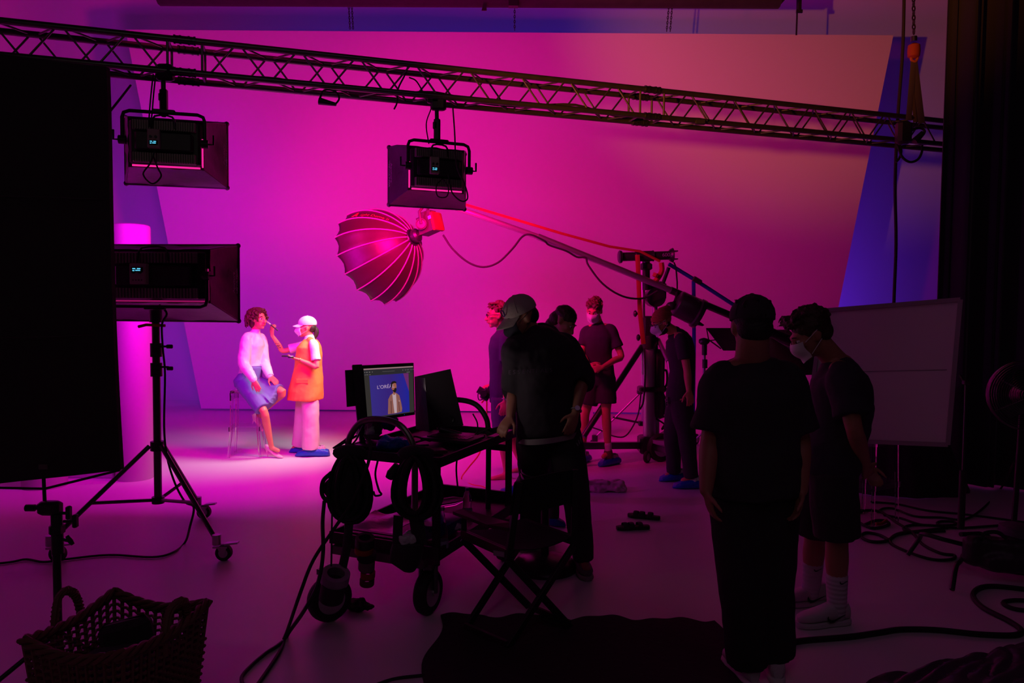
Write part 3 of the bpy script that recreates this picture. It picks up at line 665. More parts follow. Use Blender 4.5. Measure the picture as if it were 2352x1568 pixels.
# lamp hanging under boom
ul = thing('barrel_lamp', 'black round lamp with barn doors hung under the crane boom', 'studio light', at(1590, 715, 8.3))
b = MB(); hb(b, (1552, 694), (1608, 722), [(.1, 0), (.14, .05), (.15, .1), (.15, .8), (.17, .85), (.17, 1)], 8.25, 8.25); b.build('barrel', ul, m=BMET)
b = MB(); ca = at(1608, 722, 8.25); 
b.slab([at(1598, 684, 8.2), at(1628, 702, 8.15), at(1622, 712, 8.2), at(1598, 700, 8.2)], V((0, .3, 0))); b.slab([at(1585, 740, 8.2), at(1600, 733, 8.2), at(1618, 746, 8.15), at(1614, 749, 8.15)], V((0, .3, 0))); b.build('barn_door', ul, m=BMET)
b = MB(); b.path(spline([at(1577, 686, 8.15), at(1580, 679, 8.15), at(1602, 688, 8.15), at(1606, 696, 8.15)], 3), .011, 6); b.build('handle', ul, m=BPLA)
b = MB(); b.path([at(1555, 668, 8.4), at(1552, 690, 8.3), at(1536, 702, 8.2), at(1546, 708, 8.2)], .015, 6); b.ell(at(1542, 702, 8.2), (.06, .05, .045), n=10, m=6); b.build('mount', ul, m=BPLA)
# dome cable and second cable
b = MB(); b.path(spline([at(1018, 540, 7.95), at(1040, 572, 7.9), at(1075, 602, 7.9), at(1110, 613, 7.9), at(1145, 602, 7.9), at(1178, 570, 7.95), at(1200, 543, 8.0), at(1220, 539, 8.0), at(1250, 553, 8.05), at(1262, 563, 8.1), at(1300, 576, 8.15), at(1325, 590, 8.2), at(1345, 592, 8.2), at(1352, 610, 8.2), at(1385, 652, 8.2), at(1430, 680, 8.25), at(1475, 685, 8.4), at(1510, 668, 8.4)], 5), .011, 8)
tag(b.build('lamp_cable', m=RUB), 'black cable swagging from the round softbox along crane boom', 'cable')
# counterweight bags at tail
b = MB()
b.loft([(at(1862, 795, 8.2), V((.12, 0, 0)), V((0, .12, 0))), (at(1852, 815, 8.2), V((.33, 0, 0)), V((0, .18, 0))), (at(1840, 840, 8.2), V((.4, 0, .03)), V((0, .2, 0))), (at(1834, 856, 8.2), V((.36, 0, 0)), V((0, .16, 0)))], 20, 2.6)
tag(b.build('counterweight_bag', m=NYLON, disp=.05, dscale=.15), 'black weight bag slumped under crane tail beside the masked man', 'sandbag')
b = MB(); b.loft([(at(1765, 775, 7.9), V((.05, 0, 0)), V((0, .06, 0))), (at(1785, 800, 7.9), V((.17, 0, -.02)), V((0, .1, 0))), (at(1800, 835, 7.9), V((.2, 0, 0)), V((0, .12, 0))), (at(1806, 870, 7.9), V((.18, 0, 0)), V((0, .1, 0)))], 18, 2.3)
tag(b.build('plastic_bag', m=mat('maroon_bag', (.16, .05, .08), .4, bump=.5, bscale=12), disp=.04, dscale=.12), 'dull reddish bag hanging from crane tail behind the dark figure', 'bag')
# barn-door reflector on a light stand
rs = thing('light_stand', 'slim light stand with grip head left of the dark man', 'stand', V((at(1618, 900, 7.9).x, 7.9, 0)))
sx2 = at(1618, 900, 7.9).x
b = MB(); b.tube(V((sx2, 7.9, .2)), at(1618, 790, 7.9), .016); b.build('pole', rs, m=STEEL)
b = MB(); b.tube(at(1618, 815, 7.9), at(1618, 789, 7.9), .028); b.tube(at(1619, 845, 7.9), at(1619, 825, 7.9), .028); b.ell(at(1617, 784, 7.9), (.06, .05, .04), n=10, m=6); b.tube(at(1606, 781, 7.9), at(1630, 783, 7.9), .012); b.build('grip_head', rs, m=BPLA)
for k in range(3):
    a = .6+k*2.094; b = MB(); b.tube(V((sx2, 7.9, .45)), V((sx2+.4*math.cos(a), 7.9+.4*math.sin(a), .02)), .011); b.build('leg', rs, m=STEEL)
rf = thing('barn_door_panel', 'black slanted panel on thin rods between beanie man and the dark man', 'panel', at(1670, 800, 7.9))
b = MB(); b.slab([at(1622, 753, 7.8), at(1720, 753, 7.9), at(1720, 805, 8.3), at(1662, 805, 8.2)], V((0, .02, .0))); b.build('panel', rf, m=BLACK)
b = MB(); b.tube(at(1623, 755, 7.8), at(1628, 782, 7.88), .006); b.tube(at(1628, 780, 7.88), at(1655, 800, 8.1), .008); b.build('rod', rf, m=BMET); b = MB(); b.tube(at(1630, 782, 7.88), at(1652, 779, 8.0), .006); b.build('rod', rf, m=BMET)
b = MB(); b.slab([at(1765, 757, 9.0), at(1812, 757, 9.0), at(1860, 800, 9.0), at(1765, 800, 9.0)], V((0, .03, 0))); tag(b.build('reflector_board', m=BLACK), 'black flat panel behind crane tail between the two nearest men', 'panel')
# second stand behind the crane (thin tripod with castor)
s2 = thing('tripod_stand', 'slim chrome tripod stand with small castors beside crane column', 'stand', V((at(1476, 975, 9.3).x, 9.3, 0)))
b = MB(); b.tube(at(1477, 972, 9.3), at(1475, 600, 9.3), .024); b.build('pole', s2, m=STEEL)
b = MB(); b.box(at(1477, 972, 9.3), (.12, .08, .06), bev=.01); b.box(at(1474, 900, 9.3), (.12, .08, .05), bev=.01); b.build('collar', s2, m=BPLA)
for e, m1 in ((at(1366, 1005, 9.3), at(1408, 958, 9.3)), (at(1560, 985, 9.7), at(1530, 955, 9.6)), (at(1500, 985, 9.0), None)):
    b = MB(); b.tube(at(1474, 898, 9.3), e, .014); b.build('leg', s2, m=STEEL)
    if m1: b = MB(); b.tube(at(1476, 972, 9.3), m1, .014); b.build('brace', s2, m=DSTEEL)
b = MB(); b.box(at(1366, 1008, 9.3), (.07, .06, .1), bev=.01); wheel(b, V((at(1360, 1010, 9.3).x, 9.3, .05)), (1, .2, 0), .05, .03, 0); b.build('castor', s2)
b = MB(); b.path(spline([at(1472, 905, 9.2), at(1466, 950, 9.2), at(1450, 985, 9.15), at(1432, 1003, 9.1), at(1405, 1000, 9.1), at(1380, 988, 9.1), at(1340, 975, 9.1)], 4), .009, 6); tag(b.build('thin_cable', m=RUB), 'thin black cable drooping at left of the crane column', 'cable')
b = MB(); k = [cp(1480, 800, -.2), cp(1482, 860, -.2), cp(1478, 920, -.2), cp(1470, 940, -.2)]; b.path(spline(k, 4), .01, 6); tag(b.build('thin_cable', m=RUB), 'black cable hanging in front of crane column', 'cable')

# ================================================================ people
HAIRB = mat('hair_brown', (.05, .022, .013), .55, bump=.6, bscale=70); HAIRK = mat('hair_black', (.012, .01, .01), .6, bump=.6, bscale=70)
HAIRR = mat('hair_auburn', (.14, .05, .025), .55, bump=.6, bscale=60)
EYEW = mat('eye_white', (.7, .7, .7), .3); EYEK = mat('eye_dark', (.02, .012, .01), .2); LIP = mat('lips', (.45, .12, .1), .45)
MASKW = mat('mask_white', (.78, .76, .78), .7); MASKK = mat('mask_dark', (.03, .03, .05), .8)
def frame(Fd, Ud=UP):
    f = V(Fd).normalized(); r = f.cross(V(Ud)).normalized(); u_ = r.cross(f); return f, u_, r     # r = person's right
class Head:
    def __init__(s, c, Fd, k=1.0, Ud=UP): s.c = V(c); s.f, s.u, s.r = frame(Fd, Ud); s.k = k
    def p(s, f, u_, r=0): return s.c+(s.f*f+s.u*u_+s.r*r)*s.k
    def ax(s): return (s.f, s.r, s.u)
def head_mesh(b, h, neck_base, neck_r=.056, ears=True, k=1):
    A = h.ax(); q = h.k
    def E(f, u_, r, a, bb, c): b.ell(h.p(f, u_, r), (a*q, bb*q, c*q), A)
    E(-.02, .03, 0, .095, .077, .087); E(.022, -.02, 0, .07, .063, .09); E(.02, -.065, 0, .06, .052, .042)
    E(.06, -.098, 0, .022, .024, .017); E(.058, -.015, .042, .024, .02, .02); E(.058, -.015, -.042, .024, .02, .02)
    E(.05, -.06, .03, .03, .02, .025); E(.05, -.06, -.03, .03, .02, .025)
    b.limb([h.p(.088, .012), h.p(.1, -.012), h.p(.112, -.034)], [.008*q, .01*q, .014*q], 8, 2)
    E(.1, -.037, .012, .011, .009, .008); E(.1, -.037, -.012, .011, .009, .008)
    b.limb([h.p(.07, .024, -.038), h.p(.086, .026, -.012), h.p(.086, .026, .012), h.p(.07, .024, .038)], [.01*q]*4, 8, 2)
    E(.086, -.058, 0, .012, .021, .007); E(.083, -.071, 0, .012, .018, .007)
    if ears:
        for s_ in (-1, 1): E(-.01, -.005, s_*.077, .02, .009, .031); E(-.004, -.022, s_*.074, .012, .008, .015)
    b.limb([neck_base-(h.p(-.02, -.05)-neck_base)*.25, neck_base, h.p(-.022, -.05)], [neck_r*1.25, neck_r*1.05, neck_r*.95], 14, 3)
def eyes(h, par):
    for s_ in (-1, 1):
        b = MB(); q = h.k
        b.use(EYEW).ell(h.p(.073, .004, s_*.031), (.014*q, .014*q, .009*q), h.ax(), 10, 6)
        b.use(EYEK).ell(h.p(.082, .004, s_*.031), (.008*q, .007*q, .007*q), h.ax(), 8, 5)
        b.build('eye', par)
    b = MB()
    for s_ in (-1, 1): b.limb([h.p(.09, .027, s_*.014), h.p(.09, .033, s_*.03), h.p(.078, .028, s_*.046)], [.002*h.k, .0035*h.k, .002*h.k], 6, 2)
    b.build('eyebrows', par, m=HAIRK)
    b = MB(); b.limb([h.p(.085, -.064, -.02), h.p(.099, -.062, 0), h.p(.085, -.064, .02)], [.003*h.k, .006*h.k, .003*h.k], 6, 3); b.build('lips', par, m=LIP)
def hair_short(h, par, m, vol=1.0, front=0, n=90, seed=1, fade=False):
    rnd = random.Random(seed); b = MB(); A = h.ax(); q = h.k
    b.ell(h.p(-.028, .042), (.093*q*vol, .081*q*vol, .084*q*vol), A, 20, 12)
    if not fade: b.ell(h.p(-.055, -.01), (.06*q, .074*q, .06*q), A, 16, 10)
    for i in range(n):
        th = rnd.uniform(-math.pi, math.pi); el = rnd.uniform(.15, 1.5)
        d = V((math.cos(el)*math.cos(th), math.cos(el)*math.sin(th), math.sin(el)))
        if d.x > .5 and d.z < .55: continue
        p = h.p(-.028+d.x*.093*vol, .042+d.z*.084*vol, d.y*.081*vol)
        o = (h.f*rnd.uniform(-.3, 1)+h.u*rnd.uniform(0, 1)+h.r*rnd.uniform(-.6, .6)).normalized()
        b.limb([p-o*.012*q-h.u*.002, p+o*.015*q, p+o*.024*q], [.010*q, .008*q, .003*q], 6, 2)
    if front:
        for i in range(44):
            r = rnd.uniform(-.06, .06); p = h.p(.045+rnd.uniform(-.03, .02), .1+rnd.uniform(-.03, .015), r)
            b.limb([p, p+(h.f*rnd.uniform(.3, 1)+h.u*rnd.uniform(.2, .9)+h.r*rnd.uniform(-.7, .7))*front*.5, p+(h.f*rnd.uniform(.5, 1.2)+h.u*rnd.uniform(-.6, .4)+h.r*rnd.uniform(-.8, .8))*front], [.009*q, .008*q, .003*q], 6, 2)
    return b.build('hair', par, m=m, remesh=.006, smoothit=1)
def mask(h, par, m=MASKW, fold=True):
    b = MB(); q = h.k
    def fn(uu, vv):
        a = (uu-.5)*2.3; z = .0-.115*vv; r = .062+.01*math.sin(vv*math.pi)
        rr = math.sin(a)*(.068); ff = .035+(math.cos(a))*(.058+.026*math.sin(math.pi*min(1, vv*1.15+.12)))
        if fold: ff += .018*max(0, 1-abs(a)*2.2)*math.sin(math.pi*min(1, vv+.1))
        return h.p(ff+.0, z*(1-.25*abs(math.sin(a))), rr)
    b.grid(fn, 16, 10, thick=h.f*.004*q); mo = b.build('face_mask', par, m=m)
    for s_ in (-1, 1):
        for z0, z1 in ((-.008, .022), (-.075, -.028)):
            b = MB(); b.path(spline([h.p(.055, z0, s_*.068), h.p(.02, (z0+z1)/2, s_*.079), h.p(-.02, z1, s_*.083)], 3), .0018*q, 5); b.build('ear_loop', mo, m=m)
def glasses(h, par):
    b = MB(); q = h.k
    for s_ in (-1, 1):
        c = h.p(.098, .0, s_*.032); b.path([c+h.r*.024*q*math.cos(t)+h.u*.018*q*math.sin(t) for t in [2*math.pi*i/16 for i in range(16)]], .0028*q, 6, closed=True)
        b.path([h.p(.097, .006, s_*.056), h.p(.08, .008, s_*.073), h.p(-.01, .006, s_*.083)], .0026*q, 6)
    b.path([h.p(.1, .004, -.01), h.p(.1, .004, .01)], .003*q, 6); b.build('glasses', par, m=BPLA)
def cap(h, par, m, back=False, visor=.085, up=.0, logo=None, tilt=.0):
    b = MB(); q = h.k; s_ = -1 if back else 1; A = h.ax()
    b.ell(h.p(-.012, .038+up), (.108*q, .09*q, .09*q), A, 28, 10, half=True)
    b.lathe(h.p(-.012, .03+up), h.u, [(.088*q, -.012*q), (.1*q, -.012*q), (.1*q, .012*q), (.088*q, .012*q)], 28, h.f) if False else None
    b.loft([(h.p(-.012, .022+up), h.f*.107*q, h.r*.089*q), (h.p(-.012, .042+up), h.f*.108*q, h.r*.09*q), (h.p(-.012, .05+up), h.f*.1*q, h.r*.08*q)], 28)
    b.ell(h.p(-.012, .128+up), (.011*q, .011*q, .006*q), A, 10, 5)
    for k in range(6):
        a = k*math.pi/3; b.path([h.p(-.012+math.cos(t)*math.cos(a)*.109, .038+up+math.sin(t)*.091, math.cos(t)*math.sin(a)*.091) for t in [.0, .3, .6, .9, 1.2, 1.5]], .0016*q, 5)
    crown = b.build('hat', par, m=m)
    b = MB()
    def fn(uu, vv):
        a = (uu-.5)*2.1; r0 = .098; r = r0+visor*vv*math.cos(a*.75)
        return h.p(s_*(-.012*s_+(r0*math.cos(a)+visor*vv*(math.cos(a*.8)))), .03+up-.03*vv-.02*abs(math.sin(a))**2*(1-vv*.3)-tilt*vv, (r0*.86*math.sin(a))*(1-.12*vv))
    b.grid(fn, 14, 6, thick=h.u*.005*q); b.build('visor', crown, m=m)
    return crown
def hand(b, wr, tip, nrm, side=1, curl=.35, k=1.0, thumb=.9, sep=1.0):
    """wr wrist, tip fingertip direction point, nrm = back-of-hand normal, side +1 thumb on nrm x dir side"""
    d = (V(tip)-V(wr)); L = .185*k; d.normalize(); n = V(nrm); n = (n-d*n.dot(d)).normalized(); s_ = n.cross(d)*side
    b.loft([(wr-d*.012, s_*.024*k, n*.018*k), (wr+d*.025*k, s_*.032*k, n*.016*k), (wr+d*.07*k, s_*.041*k, n*.014*k), (wr+d*.092*k, s_*.038*k, n*.011*k)], 14, 2.6)
    for i, (o, l) in enumerate(((.031, .068), (.0105, .078), (-.0105, .072), (-.031, .056))):
        p = wr+d*(.086*k)+s_*o*k; dd = (d+s_*o*1.6*sep).normalized(); pts = [p-dd*.01]; c = curl*(1+.12*i)
        for j in range(3):
            seg = l*k*(.42, .32, .26)[j]; dd = (dd-n*math.tan(c*(.5, 1.0, .8)[j])).normalized(); p = p+dd*seg; pts.append(p)
        b.limb([p-n*.0 for p in pts], [.0095*k, .0092*k, .0082*k, .0065*k], 8, 2)
    p = wr+d*.028*k+s_*.03*k; t1 = (d*.75+s_*thumb-n*.25).normalized(); p1 = p+t1*.038*k; t2 = (d*1.0+s_*thumb*.45-n*.4).normalized(); p2 = p1+t2*.032*k; p3 = p2+t2*.024*k
    b.limb([p-t1*.01, p1, p2, p3], [.013*k, .0115*k, .0105*k, .008*k], 8, 2)
def foot(b, ank, toe, k=1.0):
    """bare foot: ank ankle joint, toe tip on floor"""
    fl_ = V((ank.x, ank.y, 0)); d = V((toe.x-ank.x, toe.y-ank.y, 0)).normalized(); s_ = d.cross(UP); z0 = toe.z
    heel = V((ank.x, ank.y, z0))-d*.055*k
    secs = [(0.0, .016, .022, .026), (.02, .026, .03, .04), (.055, .03, .038, .06), (.1, .03, .032, .055), (.15, .038, .024, .03), (.19, .044, .017, .018), (.215, .042, .013, .012)]
    b.loft([(heel+d*x*k+UP*(h_*.95)*k, s_*w_*k, UP*h_*k) for x, w_, h_, _ in secs], 14, 2.4)
    b.limb([ank, heel+d*.075*k+UP*.045*k], [.034*k, .034*k], 10, 2)
    for i in range(5):
        o = (-.034+.017*i)*k; l = (.05, .046, .042, .038, .03)[i]*k; p = heel+d*(.205-.008*i)*k+s_*o+UP*.011
        b.limb([p, p+d*l*.6, p+d*l-UP*.002], [.011-.001*i, .010-.001*i, .008-.0005*i], 8, 2)
def shoe(ank, toe, par, m, sole, name='shoe', k=1.0, L=None, laces=True):
    d = V((toe.x-ank.x, toe.y-ank.y, 0)); d.normalize(); s_ = d.cross(UP); z0 = max(0, toe.z)
    heel = V((toe.x, toe.y, z0))-d*.3*k
    b = MB(); b.use(m).loft([(heel+d*x*k+UP*(.03+h_)*k, s_*w_*k, UP*h_*k) for x, w_, h_ in ((0, .02, .03), (.012, .034, .042), (.05, .04, .048), (.11, .042, .045), (.16, .046, .036), (.21, .05, .027), (.26, .046, .022), (.29, .03, .017), (.3, .015, .012))], 18, 2.8)
    b.loft([(heel+d*.055*k+UP*.08*k, d*.05*k, s_*.036*k), (heel+d*.055*k+UP*.118*k, d*.046*k, s_*.036*k)], 16, 2.4)
    o = b.build(name, par)
    b = MB(); b.loft([(heel+d*x*k+UP*.016*k, s_*w_*k, UP*.016*k) for x, w_ in ((-.006, .02), (.01, .036), (.05, .044), (.12, .042), (.21, .053), (.27, .048), (.3, .028), (.308, .014))], 18, 4); b.build('sole', o, m=sole)
    if laces:
        for i in range(5):
            c = heel+d*(.11+.02*i)*k+UP*(.128-.014*i)*k; b = MB(); b.path([c-s_*.028*k-UP*.014, c, c+s_*.028*k-UP*.014], .0035*k, 6); b.build('lace', o, m=sole)
    return o
def shoecover(ank, toe, par, k=1.0, m2=None, L=.34):
    d = V((toe.x-ank.x, toe.y-ank.y, 0)).normalized(); s_ = d.cross(UP); heel = V((toe.x, toe.y, 0))-d*L*k
    b = MB(); b.loft([(heel+d*x*L*k+UP*(h_+.003)*k, s_*w_*k, UP*h_*k) for x, w_, h_ in ((0, .015, .015), (.04, .05, .035), (.25, .065, .048), (.5, .062, .045), (.75, .068, .035), (.93, .045, .024), (1, .012, .008))], 22, 2.4)
    o = b.build('shoe_cover', par, m=BLUEPL, disp=.012, dscale=.04)
    b = MB()
    def fn(uu, vv):
        a = 2*math.pi*uu; rr = 1+.1*math.sin(a*9)*(.4+.6*vv); c = heel+d*L*.32*k+UP*(.07+.05*vv)*k
        return c+d*math.cos(a)*.085*rr*k*(1-.35*vv)+s_*math.sin(a)*.055*rr*k*(1-.25*vv)
    b.grid(fn, 60, 4); e = b.build('elastic_cuff', o, m=m2 or mat('pink_film', (.6, .4, .5), .5, bump=.8, bscale=60)); e.modifiers.new('s', 'SOLIDIFY').thickness = .003
    return o
def torso(b, J, w=1.0, dp=1.0, fat=0, lo=-.06, hem=None, hemw=1.0, F_=None, shw=1.0, belly=0):
    pel, nk = J['pelvis'], J['neck']; hl = (J['hR']-J['hL']).normalized(); sl = (J['sR']-J['sL']); sw = sl.length/2; sl.normalize(); ax = (nk-pel)
    secs = []; sc = (J['sL']+J['sR'])/2
    mid = J.get('mid', pel.lerp(sc, .5))
    P = spline([pel, mid, sc, nk], 6); n = len(P)-1
    ts = [(0, .165, .115), (.13, .160, .112), (.3, .145, .105), (.42, .152, .112), (.55, .168, .122), (.68, None, .108), (.8, None, .08), (.92, None, .062), (1.0, None, .05)]
    if hem is not None: secs0 = hem
    for t, rx, ry in ts:
        i = t*n; j = int(min(i, n-1)); c = P[j].lerp(P[j+1], i-j); tg = (P[min(j+1, n)]-P[max(j-1, 0)]).normalized()
        l = hl.lerp(sl, min(1, t*1.5)).normalized(); l = (l-tg*l.dot(tg)).normalized(); f = tg.cross(l)
        if rx is None: rx = {.68: sw*.97*shw, .8: sw*.62*shw, .92: .075, 1.0: .062}[t]
        secs.append((c, l*(rx*w+fat), f*(ry*dp+fat+(belly if .1 < t < .5 else 0))))
    b.loft(secs, 22, 2.3)
    return secs
def person(label, J, skin=SKIN, hd=1.0, build=1.0, armk=1.0, legk=1.0, bare=(False, False), arms=(1, 1), hands=None, vox=.009, neck_r=.056, headF=None, headU=UP, ears=True, skinlegs=True, handk=1.0):
    """one continuous body mesh under an Empty"""
    foot0 = J['pelvis'].copy(); foot0.z = 0
    t = thing('person', label, 'person', foot0)
    h = Head(J['head'], headF, hd, headU); b = MB()
    head_mesh(b, h, J['neck'], neck_r, ears)
    torso(b, J, .93*build, .93*build)
    k = build*armk
    for s_ in 'LR':
        sh, el, wr, tp = J['s'+s_], J['e'+s_], J['w'+s_], J['t'+s_]
        b.limb([J['neck'].lerp(sh, .5), sh, sh.lerp(el, .45), el, el.lerp(wr, .35), wr], [.05*k, .057*k, .046*k, .038*k, .039*k, .026*k], 12, 3)
        hp_ = (hands or {}).get(s_, {}); hand(b, wr, tp, hp_.get('n', J['pelvis']*0+V((0, -1, 0))), hp_.get('side', 1), hp_.get('curl', .3), (1.0 if build > .9 else .92)*handk, hp_.get('thumb', .8), hp_.get('sep', 1))
        hj, kn, an = J['h'+s_], J['k'+s_], J['a'+s_]
        q = build*legk
        b.limb([J['pelvis'].lerp(hj, .6)+UP*.03, hj, hj.lerp(kn, .5), kn, kn.lerp(an, .3), kn.lerp(an, .7), an], [.085*q, .088*q, .075*q, .054*q, .056*q, .042*q, .034*q], 14, 3)
        if bare['LR'.index(s_)]: foot(b, an, J['f'+s_])
        else:
            d = (J['f'+s_]-an); d.z = 0; d.normalize(); b.limb([an, an+V((0, 0, -.03))+d*.08], [.033*q, .028*q], 10, 2)
    body = b.build('body', t, m=skin, remesh=vox, smoothit=3)
    return t, h
def sleeve(b, J, s_, upto=.55, r=.07, long=False, k=1.0, cuff=.04, mid=None):
    sh, el, wr = J['s'+s_], J['e'+s_], J['w'+s_]
    if long: b.limb([J['neck'].lerp(sh, .6), sh, sh.lerp(el, .5), el, el.lerp(wr, .5), wr.lerp(el, .04)], [r*.8, r, (mid or r), (mid or r)*.95, (mid or r)*.8, cuff], 14, 3)
    else:
        e = sh.lerp(el, upto); d = (el-sh).normalized()
        b.path(spline([J['neck'].lerp(sh, .55), sh+UP*.0, sh.lerp(el, upto*.5), e], 4), splinev([r*.7, r*.98, r*.98, r*1.06], 4), 16)
def shirt(par, J, m, w=1.0, dp=1.0, fat=.014, hemdrop=.05, sl=.6, r=.07, long=False, cuff=.04, mid=None, name='shirt', vox=.011, belly=0, hemw=1.0, disp=.012, sides='LR', shw=1.0, collar=.06):
    b = MB(); secs = torso(b, J, w, dp, fat, belly=belly, shw=shw)
    c, X, Y_ = secs[0]; dn = (secs[0][0]-secs[2][0]).normalized()
    b.loft([(c+dn*hemdrop, X*hemw, Y_*hemw), (c+dn*hemdrop*.5, X*(1+hemw)/2, Y_*(1+hemw)/2), (c, X, Y_), (secs[1])], 22, 2.4)
    for s_ in sides: sleeve(b, J, s_, sl, r, long, cuff=cuff, mid=mid)
    nk = J['neck']; b.limb([nk-UP*.04, nk+(nk-J['pelvis']).normalized()*.006], [collar+.02, collar], 14, 2)
    return b.build(name, par, m=m, remesh=vox, disp=disp, dscale=.12, smoothit=3)
def trousers(par, J, m, upto=1.0, r=(.105, .1, .08, .075, .065), waist=.12, name='trousers', vox=.011, disp=.014, hipw=.165, hipd=.125, stack=0):
    b = MB(); pel = J['pelvis']; l = (J['hR']-J['hL']).normalized(); f = UP.cross(l).normalized() if abs(l.z) < .9 else V((0, 1, 0))
    tg = (J.get('mid', J['neck'])-pel).normalized()
    b.loft([(pel-UP*.1, l*hipw*.9, f*hipd*.8), (pel-UP*.02, l*hipw*1.06, f*hipd*1.05), (pel+tg*.06, l*hipw, f*hipd), (pel+tg*waist, l*hipw*.93, f*hipd*.93)], 20, 2.4)
    for s_ in 'LR':
        hj, kn, an = J['h'+s_], J['k'+s_], J['a'+s_]
        pts = [hj, hj.lerp(kn, .5), kn, kn.lerp(an, .5), an]; rr = list(r)
        if upto < 1:   # shorts: upto measured as fraction hip..knee
            pts = [hj+UP*.02, hj.lerp(kn, .5*upto), hj.lerp(kn, upto)]; rr = rr[:3]
        b.path(spline(pts, 4), splinev(rr, 4), 16)
    return b.build(name, par, m=m, remesh=vox, disp=disp, dscale=.14, smoothit=3)
def mkJ(**k):
    J = {}
    for a, v in k.items(): J[a] = at(*v) if not isinstance(v, Vector) else v
    if 'pelvis' not in J: J['pelvis'] = (J['hL']+J['hR'])/2+UP*.04
    return J
def sock(par, J, s_, m, h0=.16, r=.042, name='sock'):
    an, kn = J['a'+s_], J['k'+s_]; d = (kn-an).normalized(); b = MB(); b.limb([an-d*.03, an+d*h0*.5, an+d*h0], [r*.92, r, r*1.08], 14, 3); return b.build(name, par, m=m)
def watch(par, wr, el, m=STEEL):
    d = (wr-el).normalized(); c = wr-d*.02; b = MB(); b.ring(c, d, .033, .006, 20, 8); n = V((0, -1, 0)); n = (n-d*n.dot(d)).normalized()
    b.tube(c+n*.03, c+n*.042, .017); b.build('wristwatch', par, m=m)

# ---------------------------------------------------------------- 1 seated model
D = 8.6
J = mkJ(head=(594, 733, D), neck=(586, 764, D+.02), sR=(566, 776, D-.1), sL=(600, 778, D+.12), mid=(578, 822, D+.02), hR=(563, 880, D-.08), hL=(574, 878, D+.12),
        eR=(559, 834, D-.18), wR=(583, 872, D-.28), tR=(598, 905, D-.30), eL=(607, 832, D+.1), wL=(620, 864, D-.06), tL=(641, 884, D-.14),
        kR=(606, 944, D-.28), aR=(624, 1028, D-.1), fR=(650, 1047, D-.12), kL=(650, 900, D-.12), aL=(594, 953, D+.22), fL=(606, 975, D+.2))
J['fR'].z = 0.0
J['pelvis'] = (J['hL']+J['hR'])/2+UP*.03
t, h = person('woman with curly brown hair seated on transparent stool, having makeup done', J, SKIN, hd=.98, build=.84, armk=.95, legk=.98,
   hands={'R': dict(n=(-.3, -.8, .5), side=-1, curl=.15), 'L': dict(n=(-.2, -.5, .8), side=-1, curl=.25)}, vox=.007, headF=(.86, -.5, .02), neck_r=.05)
eyes(h, t)
rnd = random.Random(3); b = MB(); b.ell(h.p(-.03, .04), (.095, .085, .09), h.ax(), 18, 10); b.ell(h.p(-.06, -.03), (.06, .085, .09), h.ax(), 16, 8)
for i in range(150):
    th = rnd.uniform(.62, 2*math.pi-.62); el = rnd.uniform(-.2, 1.4); d = V((math.cos(el)*math.cos(th), math.sin(el), math.cos(el)*math.sin(th)))
    if i % 5 == 0: th = rnd.uniform(-.6, .6); d = V((math.cos(.95)*math.cos(th), math.sin(.95), math.cos(.95)*math.sin(th)))
    p = h.p(-.03+d.x*.1, .035+d.y*.095, d.z*.092); Ln = rnd.uniform(.04, .14)*(1 if d.x < .45 else .5); ph = rnd.uniform(0, 6); rad = rnd.uniform(.008, .015)
    out = (h.f*d.x*.5+h.r*d.z*.9+h.u*d.y*.2).normalized(); pts = []
    for q in range(9):
        tt = q/8; pts.append(p+out*(.03*math.sin(tt*2.2))-UP*Ln*tt*tt*1.1+h.r*rad*math.cos(ph+tt*9)+h.f*rad*math.sin(ph+tt*9))
    b.path(pts, [.011, .012, .012, .012, .011, .011, .01, .008, .004], 6)
b.build('hair', t, m=mat('hair_curly', (.075, .03, .015), .5, bump=.4, bscale=90))
SATIN = mat('cream_satin', (.82, .78, .76), .38, bump=.25, bscale=9, sheen=.2)
shirt(t, J, SATIN, .80, .86, fat=.008, hemdrop=-.02, long=True, r=.060, mid=.069, cuff=.042, name='blouse', vox=.008, disp=.022, shw=.9, collar=.05)
b = MB(); n_ = J['neck']; up_ = (J['head']-n_).normalized(); b.loft([(n_-up_*.02, V((.062, 0, 0)), V((0, .062, 0))), (n_+up_*.03, V((.052, 0, 0)), V((0, .055, 0))), (n_+up_*.045, V((.05, 0, 0)), V((0, .052, 0)))], 20); b.build('wrap_collar', t, m=SATIN)
for s_ in 'RL':
    d = (J['e'+s_]-J['w'+s_]).normalized(); b = MB(); b.tube(J['w'+s_]-d*.005, J['w'+s_]+d*.1, .042, .055, n=16); b.build('cuff', t, m=SATIN, disp=.01)
SK = mat('slate_blue_skirt', (.16, .17, .42), .7, bump=.3, bscale=20)
b = MB(); pe = J['pelvis']; l = (J['hR']-J['hL']).normalized(); f = UP.cross(l)
wst = at(582, 842, D+.02)
b.loft([(wst, l*.125, f*.1), (wst.lerp(pe, .4), l*.135, f*.125), (pe, l*.165, f*.155), (pe-UP*.08, l*.15, f*.14)], 22, 2.3)
b.path([J['hR'], J['hR'].lerp(J['kR'], .5), J['hR'].lerp(J['kR'], .93)], [.115, .098, .088], 16)
b.path([J['hL'], J['hL'].lerp(J['kL'], .5), J['hL'].lerp(J['kL'], .9)], [.115, .092, .080], 16)
for q in (.17, .34, .5, .66, .83):
    b.path([J['hR'].lerp(J['hL'], q), J['hR'].lerp(J['kR'], .5).lerp(J['hL'].lerp(J['kL'], .5), q), J['hR'].lerp(J['kR'], .93).lerp(J['hL'].lerp(J['kL'], .9), q)-UP*.03*math.sin(q*3.14)], [.11, .085, .07], 14)
